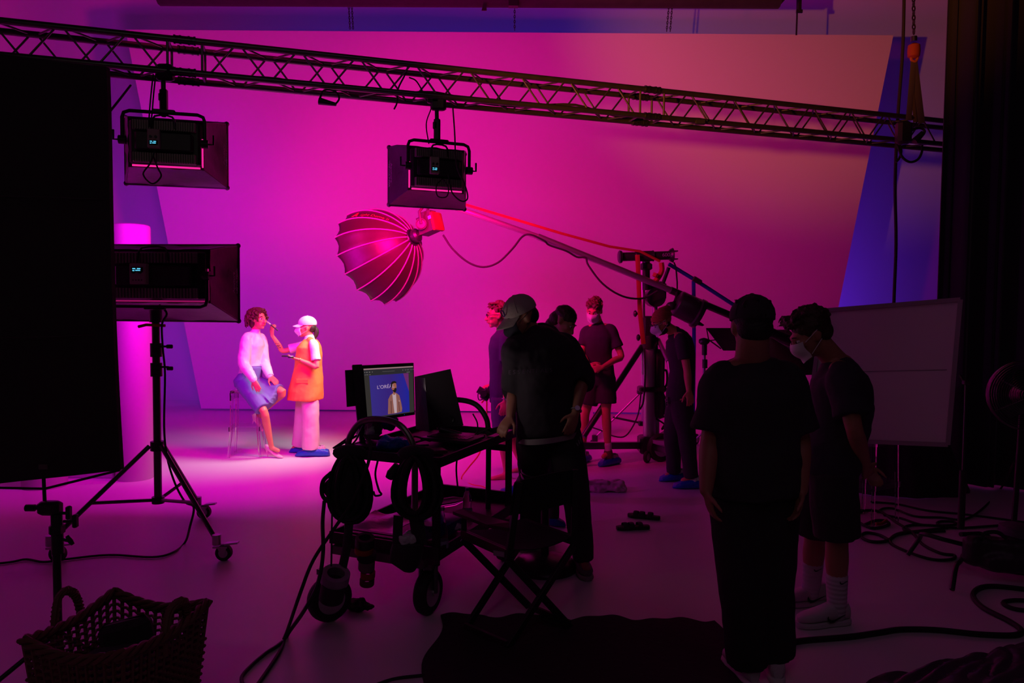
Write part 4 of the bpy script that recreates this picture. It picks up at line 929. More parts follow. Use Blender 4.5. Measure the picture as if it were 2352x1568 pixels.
m0, m1 = (J['hR']+J['hL'])/2, (J['hR'].lerp(J['kR'], .9)+J['hL'].lerp(J['kL'], .88))/2
b.loft([(m0, l*.12, UP*.1), (m0.lerp(m1, .6), l*.13, (UP*.7+V((-.4, 0, 0)))*.09), (m1, l*.1, (UP*.7+V((-.5, 0, 0)))*.08)], 18, 2.2)
b.build('skirt', t, m=SK, remesh=.01, disp=.008, dscale=.15)
b = MB(); wz = wst-(wst-pe)*.02; b.loft([(wst+(wst-pe).normalized()*.012, l*.118, f*.096), (wst-(wst-pe).normalized()*.035, l*.131, f*.106)], 24); b.build('waist_band', t, m=SK)
PUMP = mat('pink_pump', (.8, .45, .55), .35)
# right pump on floor, left pump behind on the rung
an = J['aR']; d = V((.96, -.28, 0)).normalized(); sd_ = d.cross(UP); toe = V((J['fR'].x, J['fR'].y, 0)); heel = toe-d*.235
b = MB(); b.loft([(heel+d*x+UP*z, sd_*w_, UP*h_) for x, w_, h_, z in ((0, .018, .03, .125), (.03, .03, .035, .118), (.08, .032, .026, .085), (.13, .034, .018, .045), (.18, .036, .02, .024), (.22, .022, .014, .014), (.24, .006, .006, .008))], 16, 2.3)
b.tube(heel+d*.012+UP*.11, heel+d*.03+UP*.0, .012, .005, n=8); b.build('pump', t, m=PUMP, remesh=.006)
an = J['aL']; b = MB(); ta = V((.45, 0, -.9)).normalized(); hl_ = an+V((-.045, 0, -.01))
b.loft([(hl_+ta*x, V((0, 1, 0))*w_, V((.9, 0, .45))*h_) for x, w_, h_ in ((-.03, .02, .025), (.02, .03, .04), (.08, .034, .03), (.14, .036, .02), (.19, .02, .014), (.21, .005, .005))], 14)
b.tube(hl_, hl_+V((-.03, 0, -.1)), .01, .004, n=8); b.build('pump', t, m=PUMP, remesh=.006)
# transparent stools
def ghost_stool(cx, cy, label, H=.78, s_=.19, rot=.15):
    g = thing('clear_bar_stool', label, 'stool', (cx, cy, 0), None); c, s2_ = math.cos(rot), math.sin(rot)
    def P(x, y, z): return V((cx+x*c-y*s2_, cy+x*s2_+y*c, z))
    ax = (V((c, s2_, 0)), V((-s2_, c, 0)), UP)
    b = MB(); b.box(P(0, 0, H-.02), (.32, .32, .03), ax, bev=.01)
    for (x, y, sx_, sy_) in ((0, -.155, .32, .012), (0, .155, .32, .012), (-.155, 0, .012, .32), (.155, 0, .012, .32)): b.box(P(x, y, H-.075), (sx_, sy_, .09), ax)
    b.build('seat', g, m=GLASS)
    for x in (-1, 1):
        for y in (-1, 1):
            b = MB(); b.path([P(x*.14, y*.14, H-.06), P(x*.15, y*.15, .3), P(x*s_*.93, y*s_*.93, .0)], [.019, .017, .015], 4); b.build('leg', g, m=GLASS, smooth=False)
    b = MB(); q = [P(x*.17, y*.17, .33) for x, y in ((-1, -1), (1, -1), (1, 1), (-1, 1))]
    for i in range(4): b.box((q[i]+q[(i+1) % 4])/2, ((q[i]-q[(i+1) % 4]).length, .008, .05), ((q[(i+1) % 4]-q[i]).normalized(), UP.cross((q[(i+1) % 4]-q[i]).normalized()), UP))
    b.build('foot_rail', g, m=GLASS)
    return g
ghost_stool(at(566, 1000, D+.05).x, D+.08, 'transparent plastic bar stool under seated woman')
# ---------------------------------------------------------------- 2 makeup artist
D = 8.7
J = mkJ(head=(704, 752, D), neck=(711, 778, D+.0), sL=(721, 791, D-.16), sR=(702, 791, D+.16), mid=(708, 835, D), hL=(712, 888, D-.09), hR=(700, 888, D+.09),
        eL=(728, 842, D-.22), wL=(688, 826, D-.22), tL=(664, 820, D-.24), eR=(650, 806, D+.1), wR=(625, 770, D+.02), tR=(625, 747, D),
        kL=(713, 955, D-.09), kR=(697, 955, D+.09), aL=(714, 1030, D-.08), aR=(690, 1022, D+.14), fL=(678, 1045, D-.1), fR=(664, 1035, D+.12))
for q in ('fL', 'fR'): J[q].z = 0
t, h = person('woman in white cap and orange vest holding makeup brush', J, SKIN, hd=.98, build=.84, armk=.92,
   hands={'L': dict(n=(0, -.3, -1), side=1, curl=.25), 'R': dict(n=(-.6, -.7, 0), side=1, curl=.7)}, vox=.007, headF=(-.97, -.22, .0), neck_r=.047)
eyes(h, t); mask(h, t); cap(h, t, mat('white_cap', (.8, .78, .8), .7), visor=.075, up=.012)
b = MB(); b.ell(h.p(-.06, -.0), (.055, .07, .06), h.ax(), 12, 7); b.limb([h.p(-.09, -.0), h.p(-.115, -.04), h.p(-.11, -.09), h.p(-.1, -.13)], [.028, .03, .026, .01], 10, 3); b.build('hair', t, m=HAIRB)
shirt(t, J, WHITE, .72, .74, .004, hemdrop=-.05, sl=.72, r=.055, name='shirt', vox=.009)
VEST = mat('orange_vest', (.9, .28, .06), .7, bump=.25, bscale=18)
b = MB(); X_, Y2 = V((0, 1, 0)), V((-1, 0, 0))
def vs_(px, py, hy, hx): return (at(px, py, D), X_*hy, V((1, 0, 0))*hx)
b.loft([vs_(701, 916, .235, .2), vs_(703, 895, .23, .195), vs_(706, 865, .21, .172), vs_(708, 840, .19, .15), vs_(710, 815, .195, .145), vs_(710, 797, .19, .13), vs_(712, 787, .155, .1), vs_(713, 779, .085, .07)], 26, 2.4)
b.limb([at(722, 795, D-.15), at(712, 781, D-.08)], [.055, .04], 10, 2); b.limb([at(704, 795, D+.15), at(708, 781, D+.08)], [.055, .04], 10, 2)
vst = b.build('vest', t, m=VEST, remesh=.009, disp=.02, dscale=.16)
b = MB(); b.box(at(706, 871, D)+V((0, -.215, 0)), (.14, .012, .05), (V((1, 0, -.02)), V((0, 1, 0)), UP), bev=.004); b.build('pocket_flap', vst, m=VEST)
b = MB(); b.path(spline([at(716, 782, D-.09), at(706, 800, D-.15), at(697, 815, D-.17)], 3), [.012, .022, .025, .024, .02, .016, .008][:7], 8, flat=.35); b.build('lapel', vst, m=VEST)
trousers(t, J, mat('pink_trousers', (.78, .55, .58), .75, bump=.2, bscale=14), r=(.095, .1, .1, .102, .105), name='trousers', hipw=.13, hipd=.115, waist=.06)
shoecover(J['aL'], J['fL'], t, 1.05, L=.38); shoecover(J['aR'], J['fR'], t, .95)
bw_ = thing('makeup_brush', 'makeup brush with pale bristles held at the seated woman\'s cheek', 'brush', at(625, 747, D-.05))
b = MB(); b.tube(at(620, 744, D-.07), at(638, 759, D-.03), .0075, .0075); b.build('handle', bw_, m=BPLA)
b = MB(); b.tube(at(616, 741, D-.08), at(621, 745, D-.07), .009, .009); b.build('ferrule', bw_, m=STEEL)
b = MB(); b.limb([at(613, 738.5, D-.085), at(616, 741, D-.08)], [.006, .012], 8, 2); b.build('bristles', bw_, m=mat('bristle', (.6, .45, .4), .8))
cp_ = thing('powder_compact', 'open black powder compact held in her lower hand', 'compact', at(668, 820, D-.26))
b = MB(); b.tube(at(668, 819, D-.27), at(668, 821.5, D-.27), .034, .034); b.box(at(655, 817.5, D-.27), (.07, .05, .018), bev=.005); b.build('case', cp_, m=BPLA)
b = MB(); b.ring(at(668, 818, D-.27), UP, .026, .005); b.build('mirror', cp_, m=STEEL)
b = MB(); d = (J['wL']-J['eL']).normalized(); b.ring(J['wL']-d*.01, d, .027, .0035); b.build('bracelet', t, m=mat('gold', (.8, .5, .2), .3, metal=1))
b = MB()
for i in range(9):
    p = J['eR'].lerp(J['wR'], .2+.035*i)+V((.012*math.sin(i*2.1), -.037, .01*math.cos(i*1.7))); b.ell(p, (.008, .003, .006), n=6, m=4)
b.build('tattoo', t, m=mat('tattoo_ink', (.12, .05, .08), .6))
# ---------------------------------------------------------------- 3 photographer with camera
D = 7.6
J = mkJ(head=(1142, 724, D), neck=(1155, 760, D+.03), sL=(1163, 778, D-.17), sR=(1148, 778, D+.18), mid=(1152, 850, D), hL=(1152, 918, D-.09), hR=(1156, 918, D+.1),
        eL=(1165, 862, D-.22), wL=(1161, 920, D-.25), tL=(1153, 958, D-.27), eR=(1140, 855, D+.25), wR=(1133, 884, D+.1), tR=(1112, 890, D+.05),
        kL=(1157, 1008, D-.1), kR=(1178, 1008, D+.12), aL=(1164, 1084, D-.06), aR=(1208, 1082, D+.3), fL=(1116, 1101, D-.08), fR=(1180, 1094, D+.28))
for q in ('fL', 'fR'): J[q].z = 0
t, h = person('barefoot person in dark tee and glasses behind cart, holding camera low', J, SKIN, hd=1.08, build=.98, bare=(True, True),
   hands={'L': dict(n=(0, -1, 0), side=-1, curl=.25), 'R': dict(n=(0, -.4, 1), side=1, curl=.7)}, headF=(-1, -.15, -.05), vox=.008)
eyes(h, t); glasses(h, t); hair_short(h, t, HAIRR, 1.0, .03, seed=4)
shirt(t, J, NAVY, .98, 1.05, .014, hemdrop=.06, sl=.62, r=.07)
trousers(t, J, mat('navy_shorts', (.05, .045, .1), .85, bump=.2, bscale=14), upto=.93, r=(.115, .115, .115), name='shorts')
watch(t, J['wL'], J['eL'])
cm = thing('camera', 'black camera held low by the barefoot person', 'camera', at(1114, 905, D))
ax = (V((.85, 0, -.5)).normalized(), V((0, 1, 0)), V((.5, 0, .85)).normalized())
b = MB(); c = at(1117, 905, D); b.box(c, (.09, .13, .12), ax, bev=.015); b.box(c+ax[2]*.07, (.05, .06, .035), ax, bev=.008); b.build('camera_body', cm, m=BPLA)
b = MB(); b.tube(c-ax[0]*.03+V((0, -.06, 0)), c-ax[0]*.03+V((0, -.09, 0)), .035); b.tube(c-ax[0]*.04, c-ax[0]*.1, .038); b.build('lens', cm, m=BPLA)
b = MB(); b.box(c+V((0, -.068, 0))+ax[0]*.005, (.06, .006, .05), ax); b.build('rear_screen', cm, m=DISP)
b = MB(); b.path(spline([c-ax[2]*.06, at(1100, 918, D), at(1098, 905, D), at(1104, 900, D)], 4), .006, 6); b.build('strap', cm, m=BPLA)
b = MB(); b.path(spline([at(1106, 925, D), at(1117, 915, D), at(1118, 930, D), at(1117, 975, D), at(1107, 1020, D), at(1099, 1045, D-.1), at(1075, 1075, D-.3), flo(1060, 1100), flo(1085, 1113), flo(1110, 1118), flo(1132, 1135), flo(1108, 1152), flo(1100, 1175), flo(1098, 1200)], 5), .0075, 6)
tag(b.build('tether_cable', m=mat('orange_cable', (.9, .15, .03), .5)), 'thin orange tether cable from held camera curling on the floor', 'cable')
# ---------------------------------------------------------------- 4 hoodie man
D = 4.86
J = mkJ(head=(1196, 729, D-.02), neck=(1226, 772, D+.02), sR=(1188, 806, D-.12), sL=(1298, 800, D+.02), mid=(1252, 890, D), hR=(1226, 985, D-.04), hL=(1292, 985, D+.05),
        eL=(1338, 872, D+.0), wL=(1322, 948, D-.12), tL=(1303, 1004, D-.16), eR=(1180, 895, D+.02), wR=(1172, 956, D-.1), tR=(1150, 992, D-.18),
        kR=(1226, 1122, D+.36), kL=(1322, 1130, D-.05), aR=(1222, 1228, D+.5), aL=(1340, 1285, D-.02), fR=(1196, 1258, D+.42), fL=(1350, 1325, D-.14))
for q in ('fL', 'fR'): J[q].z = 0
t, h = person('man in black hoodie, grey cap and dark mask leaning over the cart', J, SKIND, hd=1.1, build=1.08, headF=(-.80, -.38, -.42), headU=(-.25, -.1, 1),
   hands={'L': dict(n=(.3, -1, 0), side=-1, curl=.3), 'R': dict(n=(-.2, -.6, .7), side=1, curl=.35)}, neck_r=.062, vox=.008)
eyes(h, t); mask(h, t, MASKK); hair_short(h, t, HAIRK, .92, n=0)
cg = cap(h, t, mat('grey_cap', (.5, .45, .38), .8, bump=.2, bscale=60), visor=.085, up=.008, tilt=.01)
b = MB(); b.path([h.p(.105+.003*math.cos(a), .075+.02*math.sin(a), -.02+.016*math.cos(a)) for a in [2*math.pi*i/14 for i in range(14)]], .004, 6, closed=True); b.build('cap_logo', cg, m=mat('purple_stitch', (.08, .03, .2), .6))
HOOD = mat('black_hoodie', (.032, .028, .036), .9, bump=.35, bscale=14)
hs = shirt(t, J, HOOD, 1.1, 1.15, .035, hemdrop=.04, long=True, r=.1, mid=.095, cuff=.075, name='hoodie', disp=.03, hemw=.97, shw=1.0, collar=.08, vox=.012) if False else None
b = MB(); secs = torso(b, J, 1.12, 1.15, .035, shw=1.0); c, X, Y_ = secs[0]
b.loft([(c-UP*.07, X*.95, Y_*.95), (c-UP*.03, X*1.02, Y_*1.02), (c, X, Y_), secs[1]], 22, 2.4)
for s_ in 'LR':
    sh, el, wr = J['s'+s_], J['e'+s_], J['w'+s_]
    b.path(spline([J['neck'].lerp(sh, .6), sh, sh.lerp(el, .5), el, el.lerp(wr, .12)], 4), splinev([.08, .1, .098, .09, .075], 4), 16)
nk = J['neck']
b.limb([nk+V((.14, .02, -.05)), nk+V((.11, .09, .02)), nk+V((.02, .12, .02)), nk+V((-.06, .06, -.03))], [.045, .06, .06, .04], 12, 3)
b.limb([nk+V((-.06, .04, -.05)), nk+V((-.05, -.08, -.08)), nk+V((.04, -.1, -.1)), nk+V((.12, -.03, -.05))], [.035, .03, .032, .04], 12, 3)
hs = b.build('hoodie', t, m=HOOD, remesh=.012, disp=.035, dscale=.16, smoothit=4)
LT = mat('grey_lettering', (.13, .1, .15), .7)
cc = at(1215, 850, D-.235)
for i, ch in enumerate('ESSENTIALS'):
    a = (i-4.2)*.032
    if ch and 0 <= i < 10:
        px = 1178+ (i-1)*10.6
        text('lettering', ch, .036, at(px, 857-.6*(i-4), D-.2-.012*min(i, 7)+.0), V((1, -.25+.06*i, .02)), UP, LT, hs)
trousers(t, J, mat('black_trousers', (.028, .026, .03), .9, bump=.3, bscale=14), r=(.12, .115, .095, .085, .07), hipw=.18, hipd=.14)
b = MB(); c, X, Y_ = secs[0]; b.loft([(c-UP*.105+V((0, -.0, 0)), X*.93, Y_*.93), (c-UP*.07, X*.94, Y_*.94)], 28, 2.4); b.build('undershirt', t, m=mat('grey_tee', (.35, .33, .33), .8))
watch(t, J['wL'], J['eL'])
shoe(J['aL'], J['fL'], t, mat('grey_sneaker', (.16, .12, .13), .7), mat('sole_grey', (.3, .26, .28), .7), 'sneaker'); shoe(J['aR'], J['fR'], t, mat('grey_sneaker', (.16, .12, .13), .7), mat('sole_grey', (.3, .26, .28), .7), 'sneaker')
b = MB()
for i in range(3):
    p = at(1326+i*4, 1020+4-i*4, D-.14); b.slab([p, p+V((.008, 0, .0)), p+V((.0, 0, .02+.008*i)), p+V((-.008, 0, .02+.008*i))], V((0, .002, 0)))
b.build('trouser_logo', t, m=LT)
# ---------------------------------------------------------------- 5 person behind hoodie man
D = 6.3
J = mkJ(head=(1296, 738, D), neck=(1272, 775, D+.03), sR=(1258, 800, D-.12), sL=(1282, 798, D+.15), mid=(1262, 870, D), hR=(1258, 950, D-.05), hL=(1268, 950, D+.1),
        eR=(1264, 880, D-.1), wR=(1285, 930, D-.1), tR=(1300, 960, D-.1), eL=(1290, 880, D+.1), wL=(1310, 925, D+.05), tL=(1318, 950, D),
        kR=(1268, 1080, D-.2), kL=(1230, 1060, D+.3), aR=(1270, 1195, D-.35), aL=(1188, 1122, D+.62), fR=(1298, 1222, D-.4), fL=(1146, 1132, D+.62))
for q in ('fL', 'fR'): J[q].z = 0
t, h = person('dark-haired person bending down, half hidden behind the hoodie man', J, SKIND, hd=1.08, build=.9, headF=(.72, -.35, -.6), headU=(.3, 0, 1), vox=.01)
eyes(h, t)
b = MB(); b.ell(h.p(-.02, .045), (.105, .09, .085), h.ax(), 18, 10); b.ell(h.p(-.06, -.02), (.07, .083, .085), h.ax(), 16, 8); b.ell(h.p(-.07, -.08), (.055, .07, .07), h.ax(), 14, 7); b.build('hair', t, m=HAIRB, remesh=.008, disp=.012, dscale=.03)
shirt(t, J, BLKCOT, .9, .95, .014, sl=.6); trousers(t, J, BLKCOT, upto=1.0, r=(.1, .095, .08, .06, .05))
shoecover(J['aL'], J['fL'], t, 1.0); shoecover(J['aR'], J['fR'], t, .9, m2=WPLAS)
# ---------------------------------------------------------------- 6 young man in shorts
D = 8.29
J = mkJ(head=(1365, 713, D-.02), neck=(1374, 745, D+.02), sR=(1346, 762, D+.05), sL=(1403, 758, D-.02), mid=(1374, 810, D), hR=(1361, 872, D+.02), hL=(1393, 870, D-.02),
        eR=(1336, 812, D-.02), wR=(1352, 838, D-.18), tR=(1374, 848, D-.24), eL=(1427, 818, D-.06), wL=(1384, 843, D-.24), tL=(1360, 850, D-.28),
        kR=(1344, 950, D), kL=(1392, 948, D-.06), aR=(1338, 1035, D+.1), aL=(1397, 1040, D-.02), fR=(1322, 1060, D-.05), fL=(1376, 1070, D-.12))
for q in ('fL', 'fR'): J[q].z = 0
t, h = person('young man in black tee and shorts with white mask, hands clasped', J, SKIN, hd=1.06, build=.96, headF=(-.32, -.85, -.42), headU=(0, -.2, 1),
   hands={'L': dict(n=(0, -1, .2), side=-1, curl=.5), 'R': dict(n=(0, -1, .2), side=1, curl=.5)}, vox=.008)
eyes(h, t); mask(h, t); hair_short(h, t, HAIRR, 1.05, .045, seed=9)
shirt(t, J, BLKCOT, .95, .95, .014, hemdrop=.02, sl=.66, r=.068); trousers(t, J, BLKCOT, upto=.72, r=(.105, .11, .12), name='shorts')
for s_ in 'LR': sock(t, J, s_, WHITE, .1); shoecover(J['a'+s_], J['f'+s_], t, 1.0)
b = MB(); an = J['aL']; b.limb([an-UP*.03, an+UP*.01], [.055, .05], 12, 2); b.build('shoe_top', t, m=mat('brown_shoe', (.12, .06, .05), .7))
# ---------------------------------------------------------------- 7 beanie man
D = 7.35
J = mkJ(head=(1519, 740, D-.02), neck=(1552, 764, D), sL=(1566, 782, D-.18), sR=(1553, 780, D+.18), mid=(1567, 845, D), hL=(1564, 918, D-.1), hR=(1558, 918, D+.09),
        eL=(1578, 848, D-.24), wL=(1582, 896, D-.27), tL=(1588, 932, D-.28), eR=(1562, 845, D+.25), wR=(1560, 890, D+.2), tR=(1555, 920, D+.2),
        kR=(1545, 1004, D+.1), kL=(1577, 1000, D-.12), aR=(1548, 1084, D+.2), aL=(1588, 1096, D-.12), fR=(1514, 1104, D+.15), fL=(1545, 1124, D-.13))
for q in ('fL', 'fR'): J[q].z = 0
t, h = person('bearded man in rust beanie, glasses and white mask looking down', J, SKIN, hd=1.04, build=.98, headF=(-.86, -.22, -.38), headU=(-.3, 0, 1),
   hands={'L': dict(n=(.2, -1, 0), side=-1, curl=.3)}, vox=.008)
eyes(h, t); mask(h, t); glasses(h, t)
b = MB(); b.ell(h.p(.02, -.075), (.06, .062, .045), h.ax(), 14, 8); b.ell(h.p(-.03, -.03), (.04, .079, .04), h.ax(), 14, 8); b.build('beard', t, m=HAIRK)
BEAN = mat('rust_beanie', (.5, .12, .06), .9, weave=.6, bscale=30)
b = MB(); b.ell(h.p(-.025, .045), (.104, .09, .088), h.ax(), 24, 10, half=True); b.loft([(h.p(-.018, .022), h.f*.107, h.r*.092), (h.p(-.02, .05), h.f*.112, h.r*.096), (h.p(-.022, .075), h.f*.104, h.r*.088)], 28); b.limb([h.p(-.05, .08), h.p(-.1, .09)], [.06, .045], 10, 2); b.build('beanie', t, m=BEAN)
shirt(t, J, BLKCOT, .98, 1.05, .014, hemdrop=.08, sl=.66, r=.066)
trousers(t, J, BLKCOT, r=(.115, .11, .09, .078, .072))
for s_ in 'LR': shoecover(J['a'+s_], J['f'+s_], t, 1.0, m2=WPLAS)
b = MB(); c = at(1533, 920, D-.1); b.ring(c, (1, 0, 0), .03, .006); b.ring(c-UP*.03, (1, .4, 0), .025, .005); b.build('key_ring', t, m=DSTEEL)
# ---------------------------------------------------------------- 8 foreground man, back view
D = 3.45
J = mkJ(head=(1726, 751, D-.03), neck=(1728, 826, D), sL=(1657, 878, D), sR=(1804, 878, D+.02), mid=(1730, 985, D), hL=(1692, 1120, D), hR=(1770, 1120, D+.02),
        eL=(1632, 1010, D-.02), wL=(1622, 1125, D-.1), tL=(1640, 1205, D-.14), eR=(1838, 1012, D), wR=(1840, 1125, D-.08), tR=(1826, 1205, D-.12),
        kL=(1706, 1335, D-.04), kR=(1768, 1330, D+.03), aL=(1716, 1545, D), aR=(1778, 1530, D+.06), fL=(1705, 1620, D+.15), fR=(1790, 1600, D+.26))
J['aL'].z = .09; J['aR'].z = .1
for q in ('fL', 'fR'): J[q].z = 0
J['fL'] = V((J['aL'].x-.03, D+.22, 0)); J['fR'] = V((J['aR'].x+.03, D+.26, 0))
t, h = person('broad man in black seen from behind, nearest to viewer', J, SKIND, hd=1.12, build=1.1, headF=(.06, 1, -.12), neck_r=.078, ears=True,
   hands={'L': dict(n=(-1, 0, 0), side=1, curl=.4), 'R': dict(n=(1, 0, 0), side=-1, curl=.4)}, vox=.009, armk=1.12)
hair_short(h, t, HAIRK, 1.0, n=10); cap(h, t, BLKCOT, back=False, up=.006)
shirt(t, J, BLKCOT, 1.18, 1.2, .035, hemdrop=.06, sl=.86, r=.098, shw=1.06, disp=.02, hemw=1.0, vox=.012, collar=.07)
trousers(t, J, mat('black_trousers', (.028, .026, .03), .9), r=(.135, .13, .115, .105, .098), hipw=.19, hipd=.15)
for s_ in 'LR': sock(t, J, s_, WHITE, .09, .048); shoe(J['a'+s_], J['f'+s_], t, mat('white_leather', (.6, .58, .6), .5), WHITE, 'sneaker')
# ---------------------------------------------------------------- 9 man at right with mask
D = 4.15
J = mkJ(head=(1860, 768, D+.02), neck=(1918, 828, D+.03), sL=(1938, 872, D-.17), sR=(1918, 868, D+.2), mid=(1932, 960, D), hL=(1912, 1085, D-.1), hR=(1892, 1085, D+.1),
        eL=(1962, 985, D-.27), wL=(1988, 1070, D-.12), tL=(2004, 1112, D+.0), eR=(1925, 985, D+.35), wR=(1985, 1070, D+.2), tR=(2010, 1100, D+.1),
        kL=(1922, 1240, D-.08), kR=(1872, 1232, D+.18), aL=(1922, 1395, D-.05), aR=(1862, 1362, D+.22), fL=(1832, 1450, D-.1), fR=(1790, 1398, D+.2))
for q in ('fL', 'fR'): J[q].z = 0
t, h = person('man in dark tee and shorts with white socks, head bowed, at right', J, SKIND, hd=1.12, build=1.06, headF=(-.84, .05, -.5), headU=(-.45, 0, 1), neck_r=.064,
   hands={'L': dict(n=(0, -1, 0), side=1, curl=.4), 'R': dict(n=(0, -1, 0), side=1, curl=.4)}, vox=.009, armk=1.1, legk=1.06)
eyes(h, t); mask(h, t, fold=False); hair_short(h, t, HAIRB, 1.06, .05, seed=12)
TEE = mat('dark_tee', (.04, .033, .055), .9, bump=.35, bscale=14)
shirt(t, J, TEE, 1.12, 1.18, .022, hemdrop=.06, sl=.74, r=.092, disp=.025, vox=.011, belly=.01)
trousers(t, J, BLKCOT, upto=.93, r=(.13, .13, .125), name='shorts', hipw=.18, hipd=.15)
SWM = mat('black_mark', (.015, .015, .015), .6); SWH = mat('white_leather', (.6, .58, .6), .5)
def swoosh(par, c, d, n, s_):
    b = MB(); up = n.cross(d); P = []; d = d*s_
    for x, z in ((0, .9), (.05, .45), (.2, .1), (.4, .1), (.7, .45), (1.2, 1.0), (.7, .2), (.4, -.3), (.15, -.4), (-.02, 0), (-.05, .5)): P.append(c+d.normalized()*x*.085*abs(s_)+UP*z*.028*abs(s_))
    b.slab(P, n*.004); return b.build('side_mark', par, m=SWM, smooth=False)
for s_ in 'LR':
    so = sock(t, J, s_, mat('white_sock', (.62, .58, .65), .85, weave=.3, bscale=12), .19, .055)
    sh_ = shoe(J['a'+s_], J['f'+s_], t, SWH, SWH, 'sneaker', 1.06)
    d = (J['f'+s_]-J['a'+s_]); d.z = 0; d.normalize(); n = V((0, -1, 0)); n = (n-d*n.dot(d)).normalized()
    hc_ = V((J['f'+s_].x, J['f'+s_].y, 0))-d*.31*1.06
    swoosh(sh_, hc_+d*.175+UP*.045+n*.050, -d, n, 1.05)
    swoosh(so, J['a'+s_]+(J['k'+s_]-J['a'+s_]).normalized()*.165+n*.056+d*.02, -d, n, .45)
# ================================================================ cart with monitors
ZC = .90
cA, cB, cC = flo(808, 1037, ZC), flo(1010, 1061, ZC), flo(1158, 991, ZC)
ex = (cB-cA); ex.z = 0; wC = ex.length; ex.normalize(); ey = UP.cross(ex)
lC = (cC-cB).dot(ey); eyy = (cC-cB); eyy.z = 0; skew = eyy.normalized()
ey = (ey*.55+skew*.45).normalized(); ex = V((ey.y, -ey.x, 0)); wC = .68; lC = 1.05
O0 = cB-ex*wC   # near-left corner
def C(x, y, z=0.0): return V((O0.x, O0.y, 0))+ex*x+ey*y+UP*z
axC = (ex, ey, UP)
ct = thing('equipment_cart', 'black two-shelf wheeled equipment cart with tube handles carrying the monitors', 'cart', C(.34, .5, 0))
CM = mat('cart_black', (.022, .02, .022), .5, bump=.1, bscale=30); TUBE = mat('worn_tube', (.30, .28, .27), .35, metal=.9, var=.3, vscale=20)
def tray(z, mb, x0=0, x1=wC, y0=0, y1=lC, lip=.05):
    mb.box(C((x0+x1)/2, (y0+y1)/2, z-.01), (x1-x0, y1-y0, .02), axC)
    for (a, b_, c, d) in ((x0, x1, y0, y0), (x0, x1, y1, y1), (x0, x0, y0, y1), (x1, x1, y0, y1)):
        mb.box(C((a+b_)/2, (c+d)/2, z+lip/2-.02), (max(b_-a, .012), max(d-c, .012), lip), axC)
b = MB(); tray(ZC-.01, b, lip=.055); b.build('top_shelf', ct, m=CM)
b = MB(); tray(.37, b, -.05, wC+.01, -.02, lC+.15, lip=.07); b.build('bottom_shelf', ct, m=CM)
lx0, lx1 = .06, .52
for (yy, m_) in ((0.0, TUBE), (lC-.05, CM)):
    b = MB(); P = [C(lx0, yy, .36), C(lx0, yy, ZC), C(lx0+.02, yy, ZC+.1), C(lx0+.1, yy, ZC+.19), C((lx0+lx1)/2, yy, ZC+.215), C(lx1-.1, yy, ZC+.19), C(lx1-.02, yy, ZC+.1), C(lx1, yy, ZC), C(lx1, yy, .36)]
    b.path([P[0]]+spline(P[1:-1], 5)+[P[-1]], .019, 12); b.build('tube_handle', ct, m=m_)
for (x, y) in ((wC-.02, .0), (wC-.02, lC-.02), (.02, lC-.02)):
    b = MB(); b.box(C(x, y, .63), (.035, .035, .56), axC); b.build('post', ct, m=CM)
b = MB(); b.box(C(wC/2, lC-.02, .80), (wC, .02, .045), axC); b.box(C(wC/2, lC-.02, .47), (wC, .02, .05), axC); b.build('cross_bar', ct, m=CM)
b = MB(); b.box(C(.3, -.03, .325), (.62, .05, .05), axC); b.build('front_rail', ct, m=mat('dull_steel', (.16, .13, .14), .4, metal=.8))
b = MB()
for k in (0, 1): b.box(C(.25, .02+.05*k, .415), (.4, .03, .02), axC)
b.build('rail_bar', ct, m=CM)
for (px, py, R, n_) in ((983, 1358, .128, 1), (757, 1375, .128, 1)):
    f = flo(px, py+50); c = V((f.x, f.y, R)); b = MB(); wheel(b, c, (.92, -.38, 0) if px > 900 else (.6, -.8, 0), R, .075, 1); b.build('wheel', ct)
    b = MB(); b.box(c+UP*.16, (.1, .1, .03), axC)
    for k in (-1, 1): b.path([c+UP*.16+V((.92, -.38, 0))*k*.048, c+V((.92, -.38, 0))*k*.048], .014, 6)
    b.build('fork', ct, m=DSTEEL)
for (x, y) in ((.62, lC+.02), (.04, lC+.02)):
    c = C(x, y, .128); b = MB(); wheel(b, c, ex, .128, .07, 1); b.build('wheel', ct)
    b = MB(); b.box(c+UP*.16, (.1, .1, .04), axC)
    for k in (-1, 1): b.path([c+UP*.16+ex*k*.048, c+ex*k*.048], .014, 6)
    b.build('fork', ct, m=DSTEEL)
# monitor 1
YM = 4.55
mt = thing('monitor', 'monitor showing tethered portrait photo on blue backdrop, standing on the cart', 'monitor', at(885, 980, YM))
q = [at(824, 972, YM-.12), at(953, 952, YM+.06), at(950, 833, YM+.06), at(812, 840, YM-.12)]
hN = (q[1]-q[0]).cross(q[3]-q[0]).normalized()
if hN.y < 0: hN = -hN
def Q(u_, v_, d=0): return q[0].lerp(q[1], u_).lerp(q[3].lerp(q[2], u_), v_) + hN*d
b = MB(); b.slab([Q(0, 0), Q(1, 0), Q(1, 1), Q(0, 1)], hN*.035); b.build('casing', mt, m=BPLA, smooth=False)
b = MB(); hs_ = [Q(0, 0), Q(0, 1), Q(.13, 1.0), Q(.13, 0)]
b.slab([Q(-.02, 0, -.0), Q(.13, 0, -.004), Q(.13, 1.02, -.004), Q(-.02, 1.02, -.0)], -hN*.006); b.slab([Q(-.15, .3, .02), Q(0, .3, .02), Q(0, .93, .02), Q(-.12, .93, .02)], hN*.01); b.build('sun_hood', mt, m=BLACK, smooth=False)
